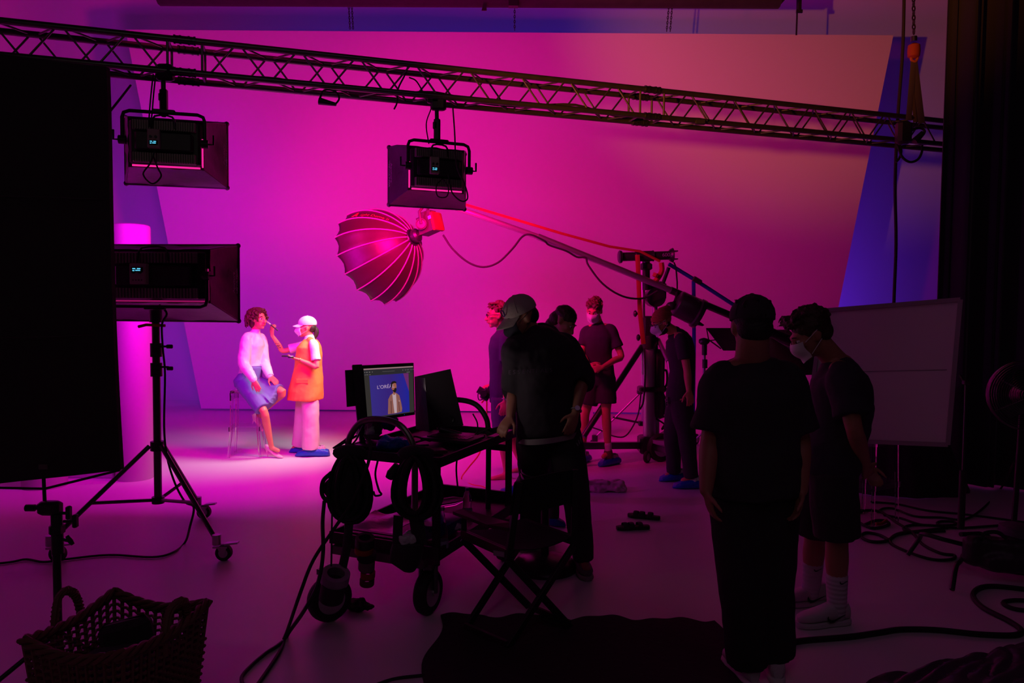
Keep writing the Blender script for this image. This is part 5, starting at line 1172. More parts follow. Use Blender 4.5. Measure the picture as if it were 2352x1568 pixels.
def emat(n, c, e=1.0):
    m = mat(n, c, .3); bs = m.node_tree.nodes['Principled BSDF']; bs.inputs['Base Color'].default_value = (.01, .01, .01, 1)
    bs.inputs['Emission Color'].default_value = (*c, 1); bs.inputs['Emission Strength'].default_value = e; return m
def sc(u_, v_, d): return Q(.155+u_*.83, .055+v_*.885, d)
def poly(mb, pts, m_, d): mb.use(m_); P = [sc(x, y, -d) for x, y in pts]; mb.slab(P, hN*.0008)
b = MB()
poly(b, [(0, 0), (1, 0), (1, 1), (0, 1)], emat('ui_grey', (.030, .026, .024)), .0015)
poly(b, [(0, .975), (1, .975), (1, 1), (0, 1)], emat('ui_bar', (.30, .16, .18)), .0025)
poly(b, [(0, .86), (1, .86), (1, .97), (0, .97)], emat('ui_dark', (.022, .02, .024)), .0025)
# photo area: blue gradient built from strips of colour (it is the picture on the screen)
pm = bpy.data.materials.new('screen_photo_blue'); pm.use_nodes = True; nt = pm.node_tree; pb = nt.nodes['Principled BSDF']; pb.inputs['Base Color'].default_value = (0, 0, 0, 1)
tc = nt.nodes.new('ShaderNodeTexCoord'); sp = nt.nodes.new('ShaderNodeSeparateXYZ'); nt.links.new(tc.outputs['Object'], sp.inputs[0])
mr = nt.nodes.new('ShaderNodeMapRange'); cr_ = nt.nodes.new('ShaderNodeValToRGB'); o_ = OFF[mt]; xa, xb = sc(.1, 0, 0).x-o_.x, sc(.92, 0, 0).x-o_.x
mr.inputs['From Min'].default_value = xa; mr.inputs['From Max'].default_value = xb; nt.links.new(sp.outputs['X'], mr.inputs['Value']); nt.links.new(mr.outputs[0], cr_.inputs[0])
cr_.color_ramp.elements[0].color = (.035, .022, .20, 1); cr_.color_ramp.elements[1].color = (.012, .016, .28, 1); e_ = cr_.color_ramp.elements.new(.45); e_.color = (.035, .015, .17, 1)
nt.links.new(cr_.outputs[0], pb.inputs['Emission Color']); pb.inputs['Emission Strength'].default_value = 1.0
poly(b, [(.1, .02), (.9, .02), (.9, .855), (.1, .855)], pm, .0025)
poly(b, [(.79, .855), (.9, .46), (.9, .855)], emat('photo_magenta', (.13, .02, .13)), .0035)
JK = emat('photo_jacket', (.24, .09, .075)); SKP = emat('photo_skin', (.30, .095, .06)); HRP = emat('photo_hair', (.012, .008, .008)); SHP = emat('photo_shirt', (.45, .32, .36)); JK2 = emat('photo_jacket_shade', (.13, .045, .04))
poly(b, [(.43, .035), (.445, .2), (.455, .34), (.50, .42), (.56, .46), (.63, .455), (.69, .40), (.72, .26), (.74, .12), (.73, .045), (.6, .03)], JK, .0035)
poly(b, [(.49, .04), (.50, .2), (.495, .3), (.52, .3), (.515, .04)], JK2, .0042); poly(b, [(.67, .06), (.66, .28), (.675, .28), (.69, .06)], JK2, .0042)
poly(b, [(.57, .04), (.555, .25), (.545, .43), (.57, .46), (.62, .44), (.625, .25), (.62, .04)], SHP, .0045)
poly(b, [(.565, .42), (.56, .5), (.535, .56), (.53, .62), (.545, .66), (.59, .675), (.63, .66), (.64, .6), (.63, .53), (.61, .47), (.6, .42)], SKP, .005)
poly(b, [(.525, .575), (.52, .63), (.53, .68), (.56, .705), (.60, .71), (.635, .69), (.64, .655), (.6, .668), (.56, .655), (.548, .62), (.54, .575)], HRP, .0058)
poly(b, [(.545, .53), (.56, .5), (.59, .465), (.615, .475), (.635, .52), (.63, .56), (.6, .565), (.59, .54), (.57, .52)], HRP, .0056)
poly(b, [(.672, .27), (.69, .27), (.683, .30)], SHP, .005)
b.build('screen', mt, smooth=False)
UIL = emat('ui_icons', (.16, .14, .14)); b = MB()
for x in (.01, .045, .06, .1, .11, .16, .78, .83, .87, .9, .95, .99): poly(b, [(x, .918), (x+.012, .918), (x+.012, .935), (x, .935)], UIL, .004)
for k in range(18): poly(b, [(.37+k*.014, .916), (.375+k*.014, .916), (.375+k*.014, .924), (.37+k*.014, .924)], UIL, .004)
for x0, x1 in ((.01, .03), (.04, .08), (.1, .13), (.86, .93)): poly(b, [(x0, .872), (x1, .872), (x1, .881), (x0, .881)], UIL, .004)
b.build('screen_icons', mt, smooth=False)
xd = (Q(1, .5)-Q(0, .5)).normalized(); 
text('screen_lettering', "L'ORÉAL", .030, sc(.235, .575, -.005), xd, UP, emat('screen_text', (.42, .28, .45)), mt, ext=.0003, sx=1.0)
b = MB(); poly(b, [(.78, -.03), (.788, -.03), (.788, -.022), (.78, -.022)], emat('power_led', (.0, .1, .6), 1.5), .004); b.build('power_light', mt, smooth=False)
b = MB(); s0_ = Q(.35, 0, .05); b.path([s0_+UP*.12, s0_-UP*.09+ey*.02], .03, 8, flat=.5, x0=ex); b.path([s0_+ex*-.13+UP*.1, V((s0_.x, s0_.y, ZC+.01))-ex*.1], .02, 6); b.box(V((s0_.x, s0_.y, ZC+.012)), (.28, .2, .02), axC, bev=.005); b.build('monitor_stand', mt, m=BPLA)
# monitor 2: hood side + laptop-like screen seen at an angle
m2 = thing('hooded_monitor', 'second monitor in black hood behind the first one on cart', 'monitor', at(1010, 990, 4.95))
qa = [at(955, 985, 4.75), at(952, 865, 4.7), at(1030, 848, 5.0), at(1060, 978, 5.05)]
b = MB(); b.slab(qa, V((.012, .03, 0))); b.slab([at(952, 865, 4.7), at(955, 985, 4.75), at(986, 992, 4.55), at(975, 868, 4.5)], V((.0, .012, 0))); b.build('sun_hood', m2, m=BLACK, smooth=False)
b = MB(); b.slab([at(974, 970, 4.66), at(969, 882, 4.66), at(978, 880, 4.66), at(981, 970, 4.66)], V((0, .008, 0))); b.build('screen', m2, m=DISP, smooth=False)
b = MB(); b.use(emat('screen_cyan', (.05, .13, .22)))
for k in range(7): b.slab([at(969, 886+k*3.4, 4.65), at(977, 885+k*3.4, 4.65), at(977, 886.2+k*3.4, 4.65), at(969, 887.2+k*3.4, 4.65)], V((0, .002, 0)))
b.use(emat('screen_blue', (.01, .04, .45))).slab([at(971.5, 901, 4.64), at(977.5, 900, 4.64), at(977.8, 912, 4.64), at(973.5, 912, 4.64)], V((0, .002, 0))); b.slab([at(975, 916, 4.64), at(978, 915, 4.64), at(978.5, 924, 4.64)], V((0, .002, 0)))
b.build('screen_image', m2, smooth=False)
b = MB(); b.tube(at(1010, 985, 4.95), at(1012, 950, 4.98), .02); b.path(spline([at(992, 953, 4.95), at(1020, 951, 4.95), at(1040, 958, 4.98), at(1040, 968, 4.98)], 3), .009, 6); z0 = C(.45, .72, ZC); b.box(z0+UP*.012, (.26, .2, .02), axC, bev=.004); b.tube(z0+UP*.02, at(1010, 985, z0.y), .02); b.build('monitor_stand', m2, m=BPLA)
sl_ = light('monitor_glow', 'AREA', at(1002, 925, 4.48), at(1215, 740, 4.7), .55, (1, .7, .72), shape='RECTANGLE', size=.1, size_y=.22)
lp = thing('laptop', 'dark laptop keyboard lying open on the cart top under hooded monitor', 'laptop', C(.5, .55, ZC))
b = MB(); b.box(C(.47, .56, ZC+.03), (.34, .24, .02), axC, bev=.004); b.build('laptop_base', lp, m=mat('space_grey', (.09, .08, .09), .4, metal=.6))
b = MB()
for i in range(12):
    for j in range(4): b.box(C(.33+i*.024, .5+j*.028, ZC+.0425), (.019, .022, .004), axC)
b.build('keyboard', lp, m=BPLA)
# clutter on the top shelf
b = MB(); b.box(C(.52, .2, ZC+.012), (.16, .1, .02), (V((.9, .4, 0)).normalized(), V((-.4, .9, 0)).normalized(), UP), bev=.004); tag(b.build('hard_drive', m=mat('maroon_case', (.12, .03, .05), .4)), 'small flat dark case lying near right edge of the cart top', 'drive')
b = MB(); b.box(C(.62, .45, ZC+.0), (.012, .012, .012), axC)
def cushion(name, c, r, m_, label, cat, seed=0, disp=.05):
    rn = random.Random(seed); b = MB()
    for i in range(5): b.ell(V(c)+V((rn.uniform(-.4, .4)*r[0], rn.uniform(-.4, .4)*r[1], rn.uniform(-.2, .2)*r[2])), (r[0]*.7, r[1]*.7, r[2]*.8))
    return tag(b.build(name, m=m_, remesh=.008, disp=disp, dscale=.05), label, cat)
cushion('shoe_cover_bag', C(.02, .3, ZC+.1), (.09, .1, .07), WPLAS, 'crumpled clear plastic bag on left corner of the cart top', 'bag', 1)
cushion('shoe_cover_pile', C(.3, .12, ZC+.05), (.1, .08, .05), BLUEPL, 'crumpled blue shoe covers lying behind the near cart handle', 'shoe covers', 2)
cushion('shoe_cover_pile', C(.08, .42, ZC+.12), (.06, .06, .05), BLUEPL, 'small blue shoe cover lump at left end of cart beside the plastic bag', 'shoe covers', 5)
def cable(pts, r, m_, label, name='cable', n=5): b = MB(); b.path(spline(pts, n), r, 7); return tag(b.build(name, m=m_), label, 'cable')
cable([C(.3, .25, ZC+.02), C(.4, .35, ZC+.05), C(.36, .45, ZC+.02), C(.28, .4, ZC+.05), C(.34, .3, ZC+.02), C(.45, .28, ZC+.03)], .006, RUB, 'black cable tangled on cart top under the first monitor')
cable([C(.55, .75, ZC+.03), C(.6, .85, ZC+.06), C(.55, .93, ZC+.03), C(.62, .97, ZC+.05), C(.64, .85, ZC+.02), C(.58, .8, ZC+.05)], .006, RUB, 'black cable tangled at far end of the cart top')
cable([at(1086, 950, 4.9), at(1096, 970, 4.9), at(1096, 990, 4.9), at(1090, 1000, 4.85)], .005, RUB, 'thin black cable by the far cart handle')
# antenna-like black rods at left of cart
b = MB(); b.path([at(820, 1000, 4.4), at(768, 1029, 4.3)], .007, 6); b.path([at(828, 978, 4.4), at(790, 1012, 4.35), at(765, 1029, 4.3)], .006, 6); b.path([at(835, 975, 4.4), at(818, 1010, 4.35), at(800, 1030, 4.3)], .006, 6)
tag(b.build('rod_bundle', m=BPLA), 'thin black rods sticking out left of the cart handle', 'rods')
# card / tablet held at the cart edge by the hoodie man
b = MB(); b.box((C(wC, lC*.8, ZC+.03)), (.05, .3, .01), axC); tag(b.build('flat_case', m=DSTEEL), 'thin flat case along right edge of the cart top', 'case')
# cable coils hanging in front
def coil(cx, cy, w_, h_, Y0, label, seed, n=11):
    t = thing('cable_coil', label, 'cable coil', at(cx, cy+h_, Y0)); rn = random.Random(seed)
    for i in range(n):
        a, c_ = w_*(.45+.6*i/n)*rn.uniform(.85, 1.1), h_*(.8+.22*i/n)*rn.uniform(.95, 1.03); dx = rn.uniform(-6, 6); dy_ = rn.uniform(-.06, .06); ph = rn.uniform(-.12, .12)
        b = MB(); P = []
        for k in range(26):
            th = 2*math.pi*k/26; P.append(at(cx+dx+a*math.sin(th+ph*.3)*(1-.25*math.cos(th)), cy-c_*math.cos(th), Y0+dy_+.02*math.sin(th*2+i)))
        b.path(P, rn.uniform(.010, .014), 7, closed=True); b.build('loop', t, m=RUB)
    b = MB(); b.ell(at(cx, cy-h_*.95, Y0), (w_*.0019, .05, .045)); b.build('tie', t, m=BLACK, disp=.02, dscale=.05)
    return t
c1_ = coil(803, 1118, 50, 82, 3.98, 'thick black cable coil hung on near-left corner of the cart', 1, 13)
b = MB(); b.ell(at(797, 1110, 3.98), (.085, .05, .17)); b.build('tie', c1_, m=BLACK, disp=.03, dscale=.06)
b = MB(); b.path(spline([at(762, 1085, 3.95), at(742, 1105, 3.95), at(740, 1135, 3.95), at(755, 1152, 3.95), at(775, 1150, 3.95)], 4), .012, 8); b.path(spline([at(768, 1095, 3.97), at(750, 1110, 3.97), at(748, 1130, 3.97), at(765, 1148, 3.97)], 4), .01, 8); b.build('loop', c1_, m=RUB)
coil(955, 1115, 52, 78, 3.9, 'black cable coil with open loops hung below right side of the cart handle', 2, 13)
pl_ = thing('power_plug', 'black plug dangling left of the right cable coil', 'plug', at(898, 1088, 3.85))
b = MB(); b.tube(at(912, 1066, 3.85), at(900, 1085, 3.85), .016, .024); b.tube(at(900, 1085, 3.85), at(893, 1098, 3.85), .026, .02); b.build('plug_body', pl_, m=BPLA)
# holster bag under right coil with plastic
hb_ = thing('tool_pouch', 'black pouch stuffed with crumpled plastic hanging on cart below right coil', 'pouch', at(935, 1300, 3.92))
b = MB(); b.loft([(at(938, 1245, 3.92), ex*.085, ey*.055), (at(935, 1265, 3.92), ex*.09, ey*.06), (at(930, 1290, 3.92), ex*.085, ey*.055), (at(940, 1310, 3.92), ex*.03, ey*.03)], 18, 2.8); b.path([at(915, 1185, 3.9), at(912, 1250, 3.9)], .03, 8, flat=.3, x0=ex); b.path([at(955, 1185, 3.9), at(965, 1250, 3.9)], .045, 8, flat=.3, x0=ex); b.build('pouch_body', hb_, m=BLACK)
b = MB(); b.ell(at(928, 1238, 3.9), (.035, .03, .03)); b.ell(at(948, 1237, 3.92), (.035, .03, .03)); b.ell(at(938, 1230, 3.95), (.03, .03, .03)); b.build('plastic_wrap', hb_, m=WPLAS, remesh=.006, disp=.03, dscale=.03)
# long strap & tape rolls on the left
TP = [(838, 1243, .052, .05, BPLA, 'black tape roll hanging topmost under the left coil'), (836, 1262, .05, .03, ORANGE, 'orange tape roll hanging second from top at cart left'), (842, 1275, .052, .035, RUB, 'black tape roll hanging just below the orange roll'),
      (842, 1296, .045, .05, mat('mauve_tape', (.2, .1, .14), .6), 'dull mauve tape roll hanging in the middle of the string'), (845, 1318, .04, .03, mat('red_tape', (.35, .04, .02), .6), 'red tape roll low on the string behind the big roll'), (843, 1335, .04, .03, mat('brown_tape', (.12, .03, .03), .6), 'brown tape roll under the red one'),
      (770, 1325, .075, .055, mat('grey_tape', (.32, .24, .34), .5), 'large greyish lilac tape roll in front at cart left'), (764, 1356, .065, .1, RUB, 'large black tape roll lowest in front by the wheel')]
for (px, py, R, h_, m_, lab) in TP:
    Y0 = 4.0 if px > 800 else 3.85; b = MB(); axd = V((.25, -.3, 1)) if px < 800 else V((.1, -.25, 1)); b.lathe(at(px, py, Y0), axd, [(R*.62, -h_/2), (R, -h_/2), (R, h_/2), (R*.62, h_/2)], 28, closed=True)
    tag(b.build('tape_roll', m=m_), lab, 'tape roll')
b = MB(); b.path([at(802, 1200, 3.96), at(796, 1260, 3.94), at(785, 1310, 3.9)], .028, 8, flat=.25, x0=ex); tag(b.build('hanging_strap', m=BLACK), 'black strap stringing the tape rolls below the left coil', 'strap')
# bottles and things on the bottom shelf
BOT = mat('bottle_glass', (.92, .9, .96), .03, trans=1); CAPB = mat('blue_cap', (.02, .05, .4), .4); LAB = mat('bottle_label', (.35, .3, .5), .6)
def bottle(px, py, label, h_=.24, glass=True, lay=False, zb=.365):
    f = flo(px, py, zb); t = thing('glass_bottle' if glass else 'water_bottle', label, 'bottle', f, None); b = MB(); k = h_/.24
    prof = [(.034, 0), (.037, .01), (.036, .06), (.03, .12), (.018, .19), (.013, .225), (.013, .238)] if glass else [(.03, 0), (.032, .01), (.032, .12), (.031, .15), (.022, .185), (.013, .2), (.013, .21)]
    b.lathe(f, UP, [(r*k, z*k) for r, z in prof], 24); b.build('bottle_body', t, m=BOT)
    b = MB(); b.lathe(f, UP, [(.0145*k, prof[-1][1]*k-.004), (.0145*k, prof[-1][1]*k+.014)], 16); b.build('bottle_cap', t, m=STEEL if glass else CAPB)
    b = MB(); b.lathe(f, UP, [(.0372*k, .03*k), (.0368*k, .07*k)], 24, cap=False); b.build('label_band', t, m=LAB)
bottle(1015, 1268, 'clear glass bottle standing front right on the lower cart shelf', .25)
bottle(982, 1245, 'clear glass bottle standing left of its twin on the lower cart shelf', .24)
bottle(1073, 1190, 'plastic water bottle with blue cap at far end of the cart shelf', .22, False)
lb = flo(1000, 1175, .4); t = thing('water_bottle', 'plastic water bottle lying on its side on the lower shelf', 'bottle', lb)
b = MB(); b.lathe(lb+UP*.05, (1, .3, .1), [(.03, 0), (.032, .02), (.032, .13), (.015, .18), (.013, .19)], 20); b.build('bottle_body', t, m=BOT)
b = MB(); b.lathe(lb+UP*.05+V((1, .3, .1)).normalized()*.19, (1, .3, .1), [(.015, 0), (.015, .02)], 14); b.build('bottle_cap', t, m=CAPB)
cushion('plastic_wrap', flo(1040, 1205, .42), (.1, .08, .04), WPLAS, 'crumpled clear plastic lying between the bottles on lower shelf', 'plastic', 7)
b = MB(); b.box(C(.5, .35, .43), (.2, .25, .08), axC, bev=.01); tag(b.build('storage_box', m=mat('blue_box', (.03, .05, .25), .4)), 'dark blue box behind the two glass bottles', 'box')
b = MB(); b.tube(C(.56, .12, .50), C(.56, .12, .505), .05); tag(b.build('paper_plate', m=mat('lilac_plate', (.3, .2, .33), .5)), 'small pale disc lying right of the glass bottles', 'disc')
bt = thing('plastic_envelope', 'shiny clear plastic envelope on near-left of lower shelf', 'envelope', C(.15, .25, .38))
b = MB(); b.grid(lambda u_, v_: C(-.02+.34*u_, .1+.32*v_, .41+.02*math.sin(u_*7)*math.sin(v_*5)+.03*v_), 14, 10, thick=(0, 0, .004)); b.build('envelope_sheet', bt, m=mat('clear_film', (.5, .35, .45), .25, bump=.5, bscale=20))
# loose cables running from cart to the floor
cable([at(838, 1000, 3.9), at(850, 1020, 3.85), at(845, 1065, 3.8), at(810, 1150, 3.75), at(770, 1210, 3.7), at(720, 1285, 3.6), at(690, 1360, 3.5), flo(655, 1460, .02), flo(640, 1480, .01), flo(610, 1500, .01), flo(575, 1530, .01), flo(555, 1555, .01), flo(560, 1580, .01)], .009, RUB, 'black cable from the cart handle crossing down to lower left floor')
cable([at(745, 1150, 3.8), at(741, 1200, 3.75), at(742, 1270, 3.65), at(730, 1340, 3.55), at(700, 1400, 3.45), flo(662, 1455, .02), flo(640, 1500, .01), flo(600, 1560, .01), flo(570, 1600, .01)], .010, RUB, 'black cable hanging from left coil and bending toward the lower left floor')
cable([at(763, 1165, 3.9), at(762, 1220, 3.85), at(761, 1300, 3.8)], .005, RUB, 'thin straight black cord hanging at left of tape rolls')
cable([at(868, 1056, 4.2), at(862, 1090, 4.15), at(870, 1125, 4.1), at(876, 1135, 4.1), at(862, 1138, 4.1), at(858, 1128, 4.1)], .006, RUB, 'thin black cord looping between the two cable coils')
cable([at(1051, 1040, 4.7), at(1048, 1080, 4.7), at(1053, 1136, 4.7)], .006, RUB, 'thin black cord hanging under the cart top near the far posts')
cushion('fabric_scrap', flo(822, 1400)+UP*.03, (.1, .06, .03), mat('dark_scrap', (.05, .02, .03), .9), 'dark crumpled scrap on floor behind the tape rolls', 'cloth scrap', 11)
# ================================================================ director's chair
dc = thing('director_chair', 'black wooden director chair with cloth back, seen from behind, on dark mat', 'chair', flo(1190, 1450))
WD = mat('dark_wood', (.06, .018, .02), .4, var=.4, vscale=10, bump=.1, bscale=30); CW = mat('black_canvas', (.015, .014, .016), .9, bump=.3, bscale=60)
fN, fF = flo(1165, 1488, .02), flo(1068, 1445, .02); fR1, fR2 = flo(1310, 1440, .02), flo(1205, 1380, .02)
# seat corners
sNL, sFL = at(1167, 1285, 3.9), at(1062, 1235, 4.22); sNR, sFR = at(1318, 1235, 4.1), at(1200, 1195, 4.45)
zs = .50
for q_ in (sNL, sFL, sNR, sFR): q_.z = (sNL.z+sFL.z+sNR.z+sFR.z)/4
def bar(name, p0, p1, w_, h_, m_, label=None, par=dc):
    b = MB(); d = (p1-p0).normalized(); s_ = d.cross(UP); s_ = s_.normalized() if s_.length > .1 else V((1, 0, 0)); u_ = s_.cross(d)
    b.box((p0+p1)/2, ((p1-p0).length, w_, h_), (d, s_, u_), bev=.003); return b.build(name, par, m=m_, smooth=False, label=label)
bar('seat_rail', sFL, sNL, .03, .05, WD); bar('seat_rail', sFR, sNR, .03, .05, CM)
b = MB(); b.grid(lambda u_, v_: sFL.lerp(sNL, u_).lerp(sFR.lerp(sNR, u_), v_)-UP*(.03*math.sin(math.pi*v_)-.02), 6, 10, thick=(0, 0, .006)); b.build('seat', dc, m=CW)
# crossed legs: near pair and far pair
bar('leg', sNL-UP*.03, fR1, .022, .04, CM); bar('leg', sNR-UP*.03, fN, .022, .04, CM)
bar('leg', sFL-UP*.03, flo(1215, 1392, .02), .022, .04, CM); bar('leg', sFR.lerp(sNR, .15)-UP*.03, fF, .022, .04, CM)
bar('stretcher', fF+UP*.02, fN+UP*.02, .02, .035, CM); bar('stretcher', flo(1215, 1392, .04), fR1+UP*.02, .02, .035, CM)
# back posts and cloth back
bL0, bL1 = sNL+UP*.0, at(1200, 1100, 3.9); bR0, bR1 = sNR, at(1322, 1075, 4.1)
bL1 = at(1192, 1106, sNL.y+.02); bR1 = at(1322, 1078, sNR.y+.02)
bar('back_post', bL0-UP*.03, bL1, .035, .035, CM); bar('back_post', bR0-UP*.03, bR1, .035, .035, CM)
dd = (bR1-bL1).normalized()
BL_, BR_ = bL0.lerp(bL1, .55), bR0.lerp(bR1, .55)
b = MB(); b.grid(lambda u_, v_: (BL_-dd*.03).lerp(BR_+dd*.02, u_).lerp((bL1-dd*.03).lerp(bR1+dd*.02, u_), v_*1.0)+V((0, .035*math.sin(math.pi*u_), -.02*math.sin(math.pi*u_)*(1-v_))), 14, 6, thick=(0, .012, 0)); b.build('backrest', dc, m=CW)
# armrests
aF, aN = at(1058, 1186, 4.22), at(1166, 1213, 3.92)
b = MB(); b.slab([at(1040, 1181, 4.25), at(1062, 1175, 4.28), at(1170, 1206, 3.95), at(1168, 1220, 3.9), at(1120, 1212, 3.98)], UP*.018); b.build('armrest', dc, m=WD, smooth=False)
bar('arm_post', at(1066, 1188, 4.22), V((at(1066, 1188, 4.22).x, 4.22, sFL.z)), .03, .03, CM)
a2 = at(1200, 1195, 4.45); bar('armrest', sFR+UP*.2, sNR+UP*.2, .05, .018, CM); bar('arm_post', sFR, sFR+UP*.19, .03, .03, CM)
bar('hinge_plate', sFL+V((.03, -.02, -.0)), sFL+V((.1, -.05, 0)), .006, .03, STEEL); bar('hinge_plate', sNL+V((-.08, .02, 0)), sNL+V((-.02, -.01, 0)), .006, .03, STEEL)
# ================================================================ swivel stool behind the chair
ss = thing('swivel_stool', 'low-backed swivel stool with round ribbed base behind director chair', 'stool', flo(1258, 1310))
bc_ = V((.235, 4.95, 0)); b = MB(); b.lathe(bc_, UP, [(.22, 0), (.225, .02), (.19, .06), (.1, .085), (.05, .1)], 36)
for k in range(9): b.ring(bc_+UP*(.035+.006*k), UP, .205-.016*k, .004, 36, 6)
b.build('round_base', ss, m=mat('ribbed_black', (.05, .035, .045), .3, metal=.3))
b = MB(); b.tube(bc_+UP*.08, bc_+UP*.5, .028, n=14); b.build('column', ss, m=BMET)
b = MB(); b.lathe(bc_+UP*.5, UP, [(.12, 0), (.15, .02), (.15, .06), (.12, .08)], 28); b.build('seat', ss, m=BLACK)
b = MB(); 
for z in (0, -.035): b.path(spline([bc_+V((-.16, .06, .67+z)), bc_+V((-.14, -.08, .66+z)), bc_+V((0, -.14, .64+z)), bc_+V((.14, -.08, .66+z)), bc_+V((.16, .06, .68+z))], 4), .009, 8)
for x in (-.13, .13): b.tube(bc_+V((x, -.06, .67)), bc_+V((x*.85, -.05, .55)), .01)
b.build('backrest', ss, m=DSTEEL)
# ================================================================ things on the floor
FM = mat('dark_mat', (.022, .014, .018), .95, bump=.6, bscale=30)
ml = [flo(1012, 1418), flo(1655, 1440), flo(1690, 1545), flo(1760, 1700), flo(930, 1700), flo(978, 1560)]
def mfn(u_, v_):
    e0 = flo(1012, 1420).lerp(flo(1640, 1432), u_); e1 = flo(930, 1720).lerp(flo(1790, 1720), u_); p = e0.lerp(e1, v_)
    p.y += .02*math.sin(u_*23)*(1-v_)+.012*math.sin(u_*51)*(1-v_); p.x += .03*math.sin(v_*11)*(abs(u_-.5)*2)**3; p.z = .012+.012*abs(math.sin(u_*12+1))*max(0, 1-v_*2)+.01*abs(math.sin(u_*7)); return p
b = MB(); b.grid(mfn, 90, 24, thick=(0, 0, -.01)); tag(b.build('floor_mat', m=FM), 'dark rumpled mat on floor under the director chair, bottom centre', 'mat')
b = MB()
def pfn(u_, v_):
    e0 = flo(1990, 1572).lerp(flo(2370, 1478), u_); e1 = flo(1950, 1750).lerp(flo(2500, 1720), u_); p = e0.lerp(e1, v_)
    n = noise.noise(V((u_*9, v_*6, 1)))+.5*noise.noise(V((u_*21, v_*15, 3))); p.z = .012+.035*abs(noise.noise(V((u_*5-v_*3, v_*7+u_*4, 1))))**.7+.006*n; p.y += .012*math.sin(u_*17); return p
b.grid(pfn, 110, 50, thick=(0, 0, -.004)); tag(b.build('plastic_sheet', m=mat('film_sheet', (.13, .07, .12), .25, bump=.4, bscale=30)), 'crumpled translucent plastic sheet in bottom right corner', 'plastic sheet')
fc = [flo(x, 1120) for x in (1342, 1440)]
b = MB(); c = flo(1392, 1132); c.y += .1
b.box(c+UP*.03, (.40, .2, .05), bev=.02); b.box(c+V((0, .02, .065)), (.37, .17, .04), bev=.018); b.tube(c+V((-.18, -.06, .09)), c+V((.17, -.05, .08)), .022)
tag(b.build('folded_cloth', m=mat('pale_cloth', (.62, .42, .48), .8, bump=.6, bscale=12), remesh=.008, disp=.055, dscale=.09), 'pale folded cloth lying on the floor beyond hoodie man', 'cloth')
def sandal(px, py, ang, label):
    f = flo(px, py); t = thing('sandal', label, 'sandal', f, 'pair of black strap sandals'); d = V((math.cos(ang), math.sin(ang), 0)); s_ = d.cross(UP)
    b = MB(); b.loft([(f+d*x+UP*(.016), s_*w_, UP*.014) for x, w_ in ((-.13, .02), (-.12, .034), (-.06, .038), (0, .036), (.07, .046), (.11, .042), (.14, .02))], 18, 4); b.build('sole', t, m=mat('cork_black', (.03, .02, .022), .7))
    for x in (.07, .02, -.05):
        b = MB(); b.path(spline([f+d*x-s_*.044+UP*.02, f+d*x-s_*.032+UP*.045, f+d*x+UP*.055, f+d*x+s_*.032+UP*.045, f+d*x+s_*.044+UP*.02], 3), .02, 8, flat=.2, x0=d); b.build('strap', t, m=BLACK)
sandal(1455, 1215, math.pi+.15, 'black strap sandal nearer to viewer, lying on the open floor'); sandal(1480, 1190, math.pi-.35, 'black strap sandal just behind its pair on the open floor')
# ================================================================ basket
bk = thing('wicker_basket', 'dark square wicker basket with two loop handles in bottom left corner', 'basket', (-1.55, 2.9, 0))
zr = .5; K = [flo(53, 1476, zr), flo(283, 1508, zr), flo(477, 1388, zr), flo(262, 1362, zr)]
cen = sum(K, V((0, 0, 0)))/4; WK = mat('wicker', (.17, .07, .05), .6, bump=.3, bscale=40)
def rimp(s_):   # 0..4 around
    i = int(s_) % 4; f_ = s_-int(s_); a, c_ = K[i], K[(i+1) % 4]; return a.lerp(c_, f_)-UP*(.045*math.sin(math.pi*f_) if i in (0, 2) else .03*math.sin(math.pi*f_))
def wall(s_, z):   # z 0..1
    p = rimp(s_); g = .80+.2*z; b0 = cen+(p-cen)*g; b0.z = p.z*z+.01; return b0
NR = 34
for r_ in range(NR):   # woven rows
    b = MB(); z = (r_+.5)/NR; P = []
    n = 88
    for k in range(n):
        s_ = 4*k/n; p = wall(s_, z); nrm_ = (p-cen); nrm_.z = 0; nrm_.normalize(); P.append(p+nrm_*.009*(1 if (k+r_) % 2 else -1)+UP*.0)
    if r_ > NR-11 and r_ < NR-2:
        if r_ % 2: continue
        b.path(P, .0065, 6, closed=True)
    else: b.path(P, .0082, 6, closed=True)
    b.build('woven_row', bk, m=WK)
b = MB()
for k in range(44):
    s_ = 4*k/44; b.path([wall(s_, z/5) for z in range(6)], .008, 5)
b.build('uprights', bk, m=WK)
for k in range(3):
    b = MB(); P = []
    for i in range(120):
        s_ = 4*i/120; p = rimp(s_); nn = (p-cen); nn.z = 0; nn.normalize(); a = i*2*math.pi/10+k*2.094; P.append(p+nn*.012*math.cos(a)+UP*(.012*math.sin(a)+.01))
    b.path(P, .010, 7, closed=True); b.build('rim_braid', bk, m=WK)
for (p0, p1, top) in ((at(125, 1425, K[0].lerp(K[3], .45).y), at(186, 1405, K[0].lerp(K[3], .8).y), at(152, 1356, K[0].lerp(K[3], .62).y)), (at(378, 1460, K[1].lerp(K[2], .45).y), at(430, 1415, K[1].lerp(K[2], .78).y), at(410, 1382, K[1].lerp(K[2], .62).y))):
    b = MB(); base0, base1 = p0-UP*.08, p1-UP*.05; mid0, mid1 = p0.lerp(top, .55)+V((-.012, 0, .02)), p1.lerp(top, .55)+V((.012, 0, .02)); C_ = spline([base0, p0, mid0, top, mid1, p1, base1], 6)
    b.path(C_, .013, 8)
    for k in range(2):
        P = []
        for i, c in enumerate(spline([p0, mid0, top, mid1, p1], 14)): a = i*1.1+k*math.pi; P.append(c+V((.014*math.cos(a), .01*math.sin(a), .012*math.sin(a))))
        b.path(P, .0055, 6)
    b.build('handle', bk, m=WK)
b = MB(); b.box(V((cen.x, cen.y, .02)), (.36, .36, .02)); b.build('basket_base', bk, m=WK)
